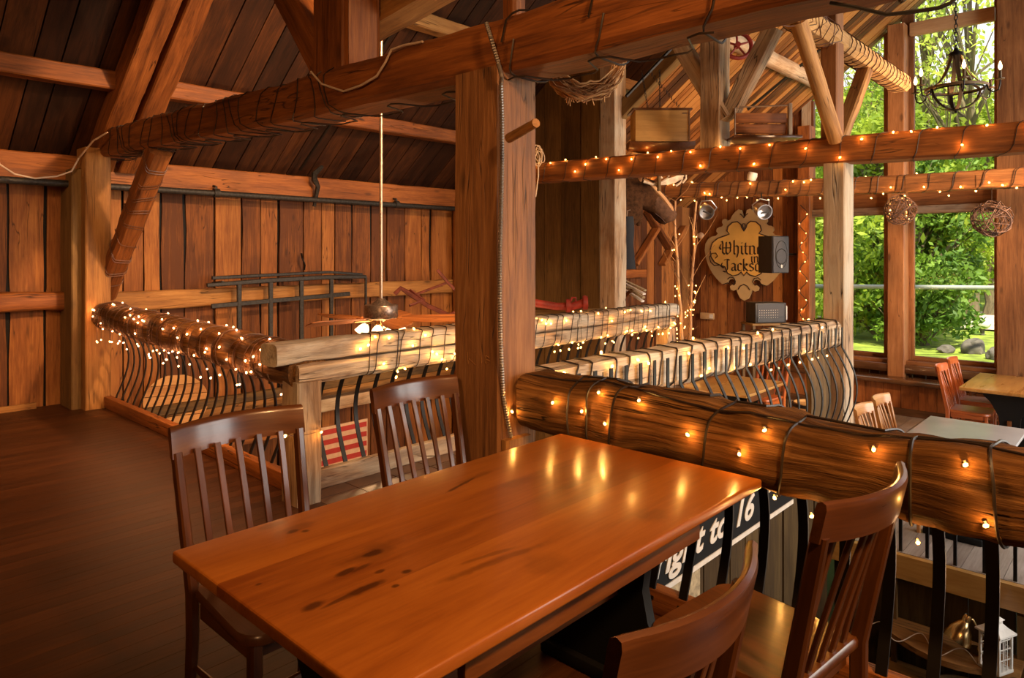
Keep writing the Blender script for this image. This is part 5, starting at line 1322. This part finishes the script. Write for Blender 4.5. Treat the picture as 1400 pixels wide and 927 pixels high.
# ------------------------------------------------------------------ chandelier
cc = onD(1307, 124, 5.75); ch = thing('chandelier', cc, 'wine-barrel style chandelier of bent dark staves with candle bulbs on a chain', 'chandelier')
def hoop(r, z, w, name, mat, t=.006, tilt=0):
    P = [cc + Vector((r * math.cos(a), r * math.sin(a), z)) for a in [2 * PI * k / 40 for k in range(40)]]
    MB().sweep(P, [(-t / 2, -w / 2), (t / 2, -w / 2), (t / 2, w / 2), (-t / 2, w / 2)], closed=True).build(name, mat, ch)
wood('stave_wood', (.05, .03, .02), (.10, .065, .045), (.17, .11, .075), rough=.5, ws=8, crack=.2, knots=0, bump=.2)
plain('stave_gold', (.55, .30, .06), .35, .2)
hoop(.225, .018, .022, 'hoop', 'stave_wood'); hoop(.20, -.055 + .06, .012, 'hoop', 'black_iron')
for k in range(6):
    a = PI / 3 * k + .35; dv = Vector((math.cos(a), math.sin(a), 0)); tn = Vector((-math.sin(a), math.cos(a), 0))
    P = [cc + dv * r_ + Vector((0, 0, z)) for r_, z in ((.035, .30), (.05, .25), (.07, .19), (.105, .12), (.155, .06), (.205, .03), (.222, .01))]
    MB().sweep(P, rectsec(.032, .007, .002), up=dv).build('upper_stave', 'stave_gold' if k in (1, 4) else 'stave_wood', ch)
    P = [cc + dv * r_ + Vector((0, 0, z)) for r_, z in ((.222, .01), (.20, -.05), (.155, -.105), (.10, -.14), (.04, -.155))]
    MB().sweep(P, rectsec(.028, .006, .002), up=dv).build('lower_stave', 'stave_wood' if k % 2 else 'black_iron', ch)
    ar = [cc + dv * r_ + Vector((0, 0, z)) for r_, z in ((.222, .01), (.235, -.035), (.27, -.06), (.305, -.045), (.315, 0), (.315, .03))]
    am = MB().tube(ar, .006, 6).build('arm', 'black_iron', ch)
    e = cc + dv * .315 + Vector((0, 0, .03))
    MB().lathe([(.001, 0), (.03, .004), (.032, .01), (.011, .012), (.011, .075), (.001, .075)], 12, M=Matrix.Translation(e)).build('candle_sleeve', 'stave_wood', am)
    MB().lathe([(.001, .075), (.010, .085), (.015, .10), (.012, .12), (.004, .145), (.001, .15)], 10, M=Matrix.Translation(e)).build('candle_bulb', 'candle_glow', am)
MB().lathe([(.001, .36), (.015, .35), (.02, .33), (.05, .315), (.055, .29), (.04, .28), (.001, .28)], 14, M=Matrix.Translation(cc)).build('crown', 'black_iron', ch)
MB().lathe([(.001, -.19), (.012, -.18), (.010, -.17), (.04, -.16), (.035, -.145), (.001, -.145)], 14, M=Matrix.Translation(cc)).build('finial', 'black_iron', ch)
mb = MB(); z = .36; i = 0
while cc.z + z < 5.0:
    a = (i % 2) * PI / 2
    mb.tube([cc + Vector((math.cos(a) * .012 * math.cos(t), math.sin(a) * .012 * math.cos(t), z + .022 * math.sin(t))) for t in [2 * PI * k / 10 for k in range(10)]], .0038, 5, closed=True); z += .035; i += 1
mb.build('chain', 'black_iron', ch)

# ------------------------------------------------------------------ black lettered sign on the fascia of the well
Yf = 1.955
s0, s1 = onY(880, 822, Yf), onY(1083, 682, Yf)
bs = thing('black_sign', (s0.x, Yf, s0.z), 'long black sign with slanted cream letters and a cream line, below the pale railing', 'sign')
zb = (s0.z + s1.z) / 2
MB().box((s0.x, Yf - .004, zb - .03), (s1.x, Yf + .02, zb + .42)).build('board', 'black_paint', bs, smooth=False)
MB().box((s0.x, Yf - .010, zb - .025), (s1.x, Yf - .0045, zb + .005)).build('cream_line', 'cream_letter', bs, smooth=False)
def text(body, x, z, cap, width, parent, y):
    cu = bpy.data.curves.new('tmp', 'FONT'); cu.body = body; cu.size = cap / .70; cu.shear = .32; cu.offset = cap * .035; cu.extrude = .0025
    o = bpy.data.objects.new('tmp', cu); COL.objects.link(o); bpy.context.view_layer.update()
    me = bpy.data.meshes.new_from_object(o.evaluated_get(bpy.context.evaluated_depsgraph_get()))
    w = max(v.co.x for v in me.vertices) - min(v.co.x for v in me.vertices)
    bpy.data.objects.remove(o); k = width / w
    vs = [(x + v.co.x * k, y - v.co.z, z + v.co.y) for v in me.vertices]; fs = [tuple(p.vertices) for p in me.polygons]
    MB().add(vs, fs).build('lettering', 'cream_letter', parent, smooth=False)
xf = lambda u, v: onY(u, v, Yf).x
zl_ = (onY(897, 785, Yf).z + onY(1022, 713, Yf).z) / 2
text('right to 16', xf(895, 785) - .03, zl_, (onY(1020, 683, Yf).z - onY(1020, 715, Yf).z), xf(1033, 700) - xf(897, 785), bs, Yf - .008)
text('\u2019', xf(1042, 690), zl_, (onY(1020, 683, Yf).z - onY(1020, 715, Yf).z), .12, bs, Yf - .008)
# poster under it
q0, q1 = onY(918, 776, Yf), onY(957, 790, Yf)
tag(MB().box((q0.x, Yf + .0, q1.z - .12), (q1.x, Yf + .012, zb - .03)).build('pinned_paper', 'paper'), 'yellowed printed sheet pinned under the black lettered sign', 'paper')

# ------------------------------------------------------------------ shelf in the lower well with lamp and lantern
zs1 = onX(1300, 888, 5.7).z
sh = thing('wall_shelf', (5.75, 1.1, zs1), 'rough curved-front shelf on the wall below the dining floor', 'shelf')
def shelf(z, y0, y1, d, name):
    pl = [(5.93, y0), (5.93, y1)]
    for i in range(11):
        t = i / 10; pl.append((5.93 - d * (.35 + .65 * math.sin(PI * (.1 + .8 * t))), y1 + (y0 - y1) * t))
    MB().prism(pl, (z - .04, z), 'z', gaxis=1).build(name, 'beam_tan', sh)
ys0, ys1 = onX(1392, 900, 5.6).y, onX(1203, 850, 5.6).y
shelf(zs1, ys0, ys1, .42, 'shelf_board'); shelf(zs1 - .33, ys0 + .3, ys1 + .05, .42, 'shelf_board')
MB().box((5.88, ys0, zs1 - .5), (5.93, ys0 + .04, zs1 + .3), axis=2).build('side', 'panel_wood', sh); MB().box((5.88, ys1 - .04, zs1 - .5), (5.93, ys1, zs1 + .3), axis=2).build('side', 'panel_wood', sh)
lc = onX(1318, 868, 5.72); lc.z = zs1
dl = thing('desk_lamp', lc, 'brass desk lamp with bell shade standing on the rough shelf', 'lamp')
R_ = Vector((SA, -CA, 0))
MB().lathe([(.001, .0), (.07, 0), (.075, .012), (.03, .022), (.001, .024)], 20, M=Matrix.Translation(lc + R_ * .10)).build('base', 'brass', dl)
e = lc + Vector((0, 0, .20))
MB().tube([lc + R_ * .10 + Vector((0, 0, .02)), lc + R_ * .13 + Vector((0, 0, .12)), lc + R_ * .06 + Vector((0, 0, .235)), e + R_ * .03 + Vector((0, 0, .03))], .007, 8).build('arm', 'brass', dl)
M_ = Matrix.Translation(e) @ Matrix.Rotation(math.radians(-47), 4, 'Z') @ Matrix.Rotation(math.radians(28), 4, 'Y')
MB().lathe([(.001, .07), (.022, .068), (.028, .05), (.028, .02), (.045, 0), (.075, -.05), (.088, -.10), (.09, -.125), (.086, -.125), (.07, -.05), (.04, -.01)], 28, M=M_).build('shade', 'brass', dl)
mb = MB(); mb.tube([Vector((5.60, y, zs1 + .008)) + Vector((.07 * math.sin(i * .33), 0, .05 * math.sin(i * .2) ** 2)) for i, y in enumerate([lc.y - .1 + .015 * k for k in range(48)])], .0035, 5)
mb.build('power_cord', 'wire_white', dl)
qn = onX(1362, 887, 5.66); ln_c = Vector((5.64, qn.y, zs1 + .0))
ln = thing('candle_lantern', ln_c, 'white candle lantern with pierced windows beside the brass desk lamp', 'lantern')
M_ = Matrix.Translation(ln_c) @ Matrix.Rotation(math.radians(-25), 4, 'Z')
MB().box((-.072, -.072, 0), (.072, .072, .022), M=M_, bev=.004).build('base', 'white_enamel', ln)
for (x, y) in ((-1, -1), (1, -1), (-1, 1), (1, 1)): MB().box((x * .062 - .007, y * .062 - .007, .02), (x * .062 + .007, y * .062 + .007, .25), M=M_, axis=2).build('corner_post', 'white_enamel', ln)
mb = MB()
for (a_, b_) in (((-.055, -.064), (.055, -.060)), ((-.055, .060), (.055, .064))):
    for z_ in (.09, .16, .22): mb.box((a_[0], a_[1], z_), (b_[0], b_[1], z_ + .006), M=M_)
    for x_ in (-.02, .02): mb.box((x_ - .003, a_[1], .02), (x_ + .003, b_[1], .25), M=M_)
for (a_, b_) in (((-.064, -.055), (-.060, .055)), ((.060, -.055), (.064, .055))):
    for z_ in (.09, .16, .22): mb.box((a_[0], a_[1], z_), (b_[0], b_[1], z_ + .006), M=M_)
    for y_ in (-.02, .02): mb.box((a_[0], y_ - .003, .02), (b_[0], y_ + .003, .25), M=M_)
mb.build('window_bars', 'white_enamel', ln)
V = []; hs = [(.085, .25), (.085, .262), (.05, .29), (.028, .315), (.028, .335), (.038, .34), (.012, .36)]
for (h_, z_) in hs: V += [M_ @ Vector((a_ * h_, b_ * h_, z_)) for a_, b_ in ((-1, -1), (1, -1), (1, 1), (-1, 1))]
F = [(i * 4 + j, i * 4 + (j + 1) % 4, i * 4 + 4 + (j + 1) % 4, i * 4 + 4 + j) for i in range(len(hs) - 1) for j in range(4)] + [(3, 2, 1, 0), tuple((len(hs) - 1) * 4 + j for j in range(4))]
MB().add(V, F).build('roof', 'white_enamel', ln, smooth=False)
MB().tube([M_ @ Vector((.02 * math.cos(a), 0, .375 + .02 * math.sin(a))) for a in [2 * PI * k / 12 for k in range(12)]], .003, 5, closed=True).build('ring', 'white_enamel', ln)
# barrels on the bottom of the well
def barrel(name, x, y, z, r, h, label, mat='panel_wood'):
    t = thing(name, (x, y, z), label, 'barrel')
    MB().lathe([(.001, 0), (r * .82, 0), (r * .95, h * .22), (r, h * .5), (r * .95, h * .78), (r * .82, h), (r * .78, h), (r * .76, h - .03), (.001, h - .03)], 24, M=Matrix.Translation((x, y, z))).build('staves', mat, t)
    for zf, rf in ((.08, .875), (.25, .965), (.75, .965), (.92, .875)):
        MB().lathe([(r * rf, h * zf - .02), (r * rf + .008, h * zf - .02), (r * rf + .008, h * zf + .02), (r * rf, h * zf + .02)], 24, M=Matrix.Translation((x, y, z))).build('hoop', 'grey_iron', t)
    return t
barrel('wooden_barrel', 5.55, .95, PZ, .27, 1.0, 'dark barrel standing in the shadows of the lower well', )
q = onZ(1107, 588, LZ); barrel('wooden_keg', q.x, q.y, LZ, .24, .36, 'small glossy brown keg on the dining floor behind the bellied bars', 'crate_wood')
# napkin holder on the grey table
q = onZ(1325, 606, LZ + .75); t = thing('menu_holder', q, 'small metal-edged tray on the pale grey table', 'tray')
mb = MB(); M_ = Matrix.Translation(q) @ Matrix.Rotation(math.radians(-70), 4, 'Z'); mb.box((-.11, -.05, .0), (.11, .05, .012), M=M_, bev=.004); mb.build('tray', 'aluminium', t)
MB().box((-.075, -.028, .012), (.075, .028, .016), M=M_).build('insert', 'paper', t)

# initials scratched into the big post, little peg on the far wall
ini = [MB(), MB(), MB()]
for i_, pl_ in enumerate((((639, 481), (640, 498)), ((650, 480), (641, 490), (650, 499)), ((658, 487), (658, 496)), ((664, 486), (664, 497)), ((664, 486), (669, 489), (665, 491), (670, 494), (664, 497)))):
    ini[(0, 0, 1, 2, 2)[i_]].tube([onX(u, v, 2.2185) for u, v in pl_], .0012, 4)
for m_ in ini: m_.build('carved_letter', 'beam_tan', mp)
p_ = onY(93, 280, YB - .2); q_ = onY(112, 286, YB - .03)
tag(MB().tube([p_, q_], .018, 8).build('wall_peg', 'beam_tan'), 'pale wooden peg sticking out of the back wall beside the pale post', 'peg')
# ------------------------------------------------------------------ outdoors
GZ = -.55
nx, ny = 40, 40; V = []; F = []
for i in range(nx + 1):
    for j in range(ny + 1):
        x = XW + .3 + 70 * (i / nx) ** 1.5; y = -45 + 90 * j / ny; V.append((x, y, GZ + .10 * noise.noise(Vector((x * .3, y * .3, 0))) + max(0, x - 22) * .025))
for i in range(nx):
    for j in range(ny): a_ = i * (ny + 1) + j; F.append((a_, a_ + ny + 1, a_ + ny + 2, a_ + 1))
S(MB().add(V, F).build('ground', 'grass'))
def gz(x, y): return GZ + .10 * noise.noise(Vector((x * .3, y * .3, 0))) + max(0, x - 22) * .025
V = []; F = []
for i in range(25):
    y = -20 + 45 * i / 24; xa_ = 20.5 + 1.5 * math.sin(y * .2); V += [(xa_, y, gz(xa_, y) + .05), (xa_ + 4.5, y, gz(xa_ + 4.5, y) + .06)]
for i in range(24): F.append((i * 2, i * 2 + 1, i * 2 + 3, i * 2 + 2))
S(MB().add(V, F).build('path', 'dirt_path', smooth=False))
def foliage_mesh(name, blobs, n, size, seed, droop=.2):
    rg = np.random.default_rng(seed); bl = np.array([b[:3] for b in blobs]); rd = np.array([b[3:6] for b in blobs])
    w = rd.prod(axis=1) ** (2 / 3); idx = rg.choice(len(blobs), n, p=w / w.sum())
    d = rg.normal(size=(n, 3)); d /= np.linalg.norm(d, axis=1)[:, None]; rr = rg.random(n) ** .33
    rr = .55 + .5 * rr
    C_ = bl[idx] + d * rd[idx] * rr[:, None]
    C_ += rg.normal(size=(n, 3)) * .08
    a_ = rg.normal(size=(n, 3)); a_ /= np.linalg.norm(a_, axis=1)[:, None]
    b_ = np.cross(a_, rg.normal(size=(n, 3))); b_ /= np.linalg.norm(b_, axis=1)[:, None]
    s_ = size * (.6 + .8 * rg.random(n))[:, None]
    V = np.empty((n, 4, 3)); V[:, 0] = C_ - a_ * s_; V[:, 1] = C_ + b_ * s_ * .45; V[:, 2] = C_ + a_ * s_; V[:, 3] = C_ - b_ * s_ * .45
    me = bpy.data.meshes.new(name); me.vertices.add(4 * n); me.vertices.foreach_set('co', V.ravel().astype(np.float32))
    me.loops.add(4 * n); me.loops.foreach_set('vertex_index', np.arange(4 * n, dtype=np.int32)); me.polygons.add(n)
    me.polygons.foreach_set('loop_start', np.arange(0, 4 * n, 4, dtype=np.int32)); me.update(calc_edges=True)
    t = me.attributes.new('tint', 'FLOAT', 'POINT'); cl = rg.random(len(blobs))[idx] * .55 + rg.random(n) * .45
    t.data.foreach_set('value', np.repeat(cl, 4).astype(np.float32)); return me
def tree(x, y, h, sp, label, mat, nb=26, n=9000, size=.09, low=.25, seed=1, name='leafy_tree', cat='tree', br=.35, trunk=.16):
    rd = random.Random(seed); z0 = gz(x, y)
    t = thing(name, (x, y, z0), label, cat, 'trees outside the windows')
    tr = MB(); P0 = Vector((x, y, z0 - .1)); top = Vector((x + rd.uniform(-.5, .5), y + rd.uniform(-.5, .5), z0 + h * .8))
    stn = [P0.lerp(top, i / 8) + Vector((rd.uniform(-.12, .12), rd.uniform(-.12, .12), 0)) for i in range(9)]
    tr.tube(stn, trunk, 8, rad=[1.15 - .95 * i / 8 for i in range(9)])
    blobs = []
    for i in range(nb):
        k = low + (1 - low) * (i + .5) / nb; b0 = stn[min(8, int(k * 8 * .9))]
        a_ = rd.uniform(0, 2 * PI); w = sp * math.sin(PI * min(1, (k - low) / (1 - low) * .75 + .2)) * rd.uniform(.4, 1)
        e = Vector((x + w * math.cos(a_), y + w * math.sin(a_), z0 + h * k + rd.uniform(-.3, .4)))
        tr.tube([b0, b0.lerp(e, .5) + Vector((0, 0, .15)), e], trunk * .28, 5, rad=[1.2, .8, .3])
        for q in range(3):
            e2 = e + Vector((rd.uniform(-.7, .7), rd.uniform(-.7, .7), rd.uniform(.1, .9))); tr.tube([b0.lerp(e, .6), e2], trunk * .12, 4, rad=[1, .3])
            blobs.append((*e2, sp * br * .5, sp * br * .5, sp * br * .4))
        blobs.append((*e, sp * br, sp * br, sp * br * .7))
    tr.build('trunk', 'outdoor_bark', t)
    me = foliage_mesh('foliage', blobs, n, size, seed); me.materials.append(MATS[mat]); o = bpy.data.objects.new('foliage', me); COL.objects.link(o)
    o.parent = t; o.location = -Vector(t.location); return t
def at(u, d): p = onD(u, 345, d); return p.x, p.y
x_, y_ = at(1130, 20); tree(x_, y_, 6.2, 2.6, 'bushy green tree seen through the window beside the corner post', 'leaves_green', seed=11, low=.05, n=16000)
x_, y_ = at(1200, 17); tree(x_, y_, 5.0, 2.2, 'dense green tree seen between the bar-railing post and the window timber', 'leaves_green', seed=12, low=.06, n=16000)
x_, y_ = at(1262, 15.5); tree(x_, y_, 3.6, 1.25, 'low dark-stemmed bushy tree just outside the second window', 'leaves_dark', seed=13, low=.06, n=14000, size=.075)
x_, y_ = at(1300, 25); tree(x_, y_, 7.4, 3.3, 'broad yellow-green tree filling the middle of the second window', 'leaves_green', seed=14, low=.16, n=22000, size=.10)
x_, y_ = at(1345, 21); tree(x_, y_, 5.4, 2.2, 'spreading branch-rich tree above the boulders', 'leaves_green', seed=15, low=.30, n=13000)
x_, y_ = at(1420, 26); tree(x_, y_, 8.0, 3.2, 'tall green tree at the far side of the broad window timber', 'leaves_yellow', seed=16, low=.1, n=14000)
x_, y_ = at(1170, 32); tree(x_, y_, 8.5, 4.2, 'tall leafy tree far behind, its top under the roof edge', 'leaves_yellow', seed=17, low=.1, n=20000, size=.12)
x_, y_ = at(1240, 34); tree(x_, y_, 7.2, 4.2, 'large pale green tree far behind the window timber', 'leaves_green', seed=18, low=.1, n=20000, size=.12)
x_, y_ = at(1330, 38); tree(x_, y_, 8.0, 4.6, 'large yellow-green tree far behind the chandelier', 'leaves_yellow', seed=19, low=.1, n=20000, size=.13)
x_, y_ = at(1330, 20); tree(x_, y_, 11.5, 3.6, 'thinly leafed tall tree with bare branches against the white sky', 'leaves_yellow', seed=20, low=.5, n=2600, size=.10, trunk=.22)
x_, y_ = at(1270, 24); tree(x_, y_, 13.5, 4.2, 'second thinly leafed tall tree reaching above the rolled blind', 'leaves_yellow', seed=21, low=.45, n=3000, size=.11, trunk=.2)
x_, y_ = at(1190, 26); tree(x_, y_, 11.0, 3.4, 'sparse tree showing sky through its twigs below the roof edge', 'leaves_yellow', seed=22, low=.4, n=2600, size=.10)
# boulders
def rock(u, v, d, r, label, sc=(1, .8, .9)):
    c = onD(u, v, d); o = MB().ball((c.x, c.y, gz(c.x, c.y) + r * .3), r, 3, sc, jit=.35).build('boulder', 'rock'); tag(o, label, 'boulder')
rock(1294, 478, 14.2, .17, 'wide low boulder on the grass behind the chair backs', (1.1, .9, .6)); rock(1331, 480, 14.0, .23, 'upright rounded boulder on the grass, the tallest one', (1, .9, 1.0)); rock(1360, 490, 13.2, .18, 'small boulder partly behind the broad window timber'); rock(1180, 500, 13.5, .10, 'low stone in the grass by the first window')
c = onD(1343, 442, 17); t = thing('garden_lamp', (c.x, c.y, gz(c.x, c.y)), 'small grey garden lamp post beyond the boulders', 'lamp post')
MB().tube([(c.x, c.y, gz(c.x, c.y)), (c.x, c.y, c.z - .1)], .05, 8).build('post', 'rock', t); MB().ball((c.x, c.y, c.z), .19, 2, (1, 1, .8)).build('head', 'white_enamel', t)
# fence rail
fr = thing('pipe_fence', onD(1240, 392, 13), 'grey horizontal pipe rail running across outside both windows', 'fence')
a_, b_ = onD(1050, 391, 13), onD(1460, 394, 13); MB().tube([a_, b_], .042, 10).build('rail', 'pipe_grey', fr)
for k in (0.02, .995): q = a_.lerp(b_, k); MB().tube([q, Vector((q.x, q.y, gz(q.x, q.y) - .1))], .045, 10).build('post', 'pipe_grey', fr)

# ------------------------------------------------------------------ light
W = bpy.data.worlds.new('World'); bpy.context.scene.world = W; W.use_nodes = True; nt = W.node_tree; bg = nt.nodes['Background']
tc = nt.nodes.new('ShaderNodeTexCoord'); n_ = nt.nodes.new('ShaderNodeTexNoise'); n_.inputs['Scale'].default_value = 3.5; n_.inputs['Detail'].default_value = 6
nt.links.new(tc.outputs['Generated'], n_.inputs['Vector']); rp = nt.nodes.new('ShaderNodeValToRGB')
rp.color_ramp.elements[0].position = .42; rp.color_ramp.elements[0].color = (.62, .80, 1.0, 1); rp.color_ramp.elements[1].position = .58; rp.color_ramp.elements[1].color = (1, 1, 1, 1)
nt.links.new(n_.outputs['Fac'], rp.inputs['Fac']); nt.links.new(rp.outputs['Color'], bg.inputs['Color']); bg.inputs['Strength'].default_value = .85
def lamp(kind, loc, energy, color, target=None, size=.2, angle=90, blend=.6, name='added_light'):  # default name: unseen lights added without fixtures to brighten the room
    l = bpy.data.lights.new(name, kind); l.energy = energy; l.color = color
    if kind == 'SPOT': l.spot_size = math.radians(angle); l.spot_blend = blend; l.shadow_soft_size = size
    elif kind == 'POINT': l.shadow_soft_size = size
    elif kind == 'AREA': l.size = size
    o = bpy.data.objects.new(name, l); COL.objects.link(o); o.location = loc
    if target is not None: o.rotation_euler = (Vector(target) - Vector(loc)).to_track_quat('-Z', 'Y').to_euler()
    return o
sun = bpy.data.lights.new('sun', 'SUN'); sun.energy = 5.5; sun.angle = math.radians(2); sun.color = (1, .93, .70)
so = bpy.data.objects.new('sun', sun); COL.objects.link(so); so.rotation_euler = Vector((.45, .35, -.82)).to_track_quat('-Z', 'Y').to_euler()
WARM = (1, .56, .26); WARM2 = (1, .66, .38); ORG = (1, .42, .14)
lamp('SPOT', (3.4, 2.6, 3.6), 560, WARM, (3.6, 7.95, .8), .10, 82, .6)          # back wall
lamp('SPOT', (-.6, 3.6, 3.2), 170, WARM, (.3, 7.9, 1.1), .12, 90, .8)           # far end of the back wall
lamp('SPOT', (1.0, -1.4, 3.2), 330, (1, .52, .20), (1.7, 1.7, .6), .15, 80, .8)          # table
lamp('SPOT', (-1.6, -.4, 2.6), 200, (1, .50, .20), (2.3, 3.2, 2.0), .15, 62, .8)          # added to brighten the big post and overhead beam
lamp('SPOT', (.6, 4.6, 3.8), 120, ORG, (1.3, 5.0, 0), .15, 62, .9)               # floor
lamp('SPOT', (4.2, -1.6, 3.4), 330, WARM2, (5.0, 3.6, .9), .15, 70, .8)         # both railings
lamp('SPOT', (7.7, -.6, 2.6), 560, WARM, (10.8, 5.6, 1.5), .15, 80, .8)          # sign wall
lamp('SPOT', (6.9, .2, 2.2), 200, WARM, (8.6, 4.6, 4.2), .15, 80, .9)           # wing roof
lamp('POINT', (8.6, 3.0, 5.0), 120, WARM, None, .1)                            # added to brighten the dark space above the wing roof
lamp('POINT', (5.2, 5.2, -.9), 60, WARM, None, .05)  # unseen light added down in the well behind the stacked-beam railing
lamp('POINT', (4.6, .2, -.3), 3, WARM, None, .05)  # weak unseen light added down in the well beside the log railing
lamp('SPOT', (8.8, -.6, 3.2), 220, WARM2, (9.8, 1.4, -.6), .2, 90, .9)
for xx, ww in ((5.95, 2.9), (9.4, 3.0)):
    l = bpy.data.lights.new('window_daylight', 'AREA'); l.shape = 'RECTANGLE'; l.size = ww; l.size_y = 3.4; l.energy = 150; l.color = (1, .93, .84)
    o = bpy.data.objects.new('window_daylight', l); COL.objects.link(o); o.location = (xx, -3.92, 1.7); o.rotation_euler = (PI / 2, 0, 0)
lamp('POINT', fc + Vector((0, 0, -.28)), 13, WARM, None, .04, name='fan_lamp')
# ------------------------------------------------------------------ camera
cam = bpy.data.cameras.new('camera'); co = bpy.data.objects.new('camera', cam); COL.objects.link(co)
co.location = CAM; co.rotation_euler = (PI / 2, 0, math.radians(-47)); cam.lens = FPX / 1400 * 36; cam.sensor_width = 36; cam.shift_y = -(463.5 - 345) / 1400
cam.clip_start = .05; cam.clip_end = 300
sc = bpy.context.scene; sc.camera = co
sc.view_settings.view_transform = 'Standard'; sc.view_settings.look = 'None'; sc.view_settings.gamma = 1; sc.view_settings.use_curve_mapping = False
sc.view_settings.exposure = 0.8
sc.cycles.use_denoising = True; sc.cycles.max_bounces = 6; sc.cycles.transparent_max_bounces = 12; sc.cycles.use_light_tree = True
sc.cycles.sample_clamp_indirect = 4.0
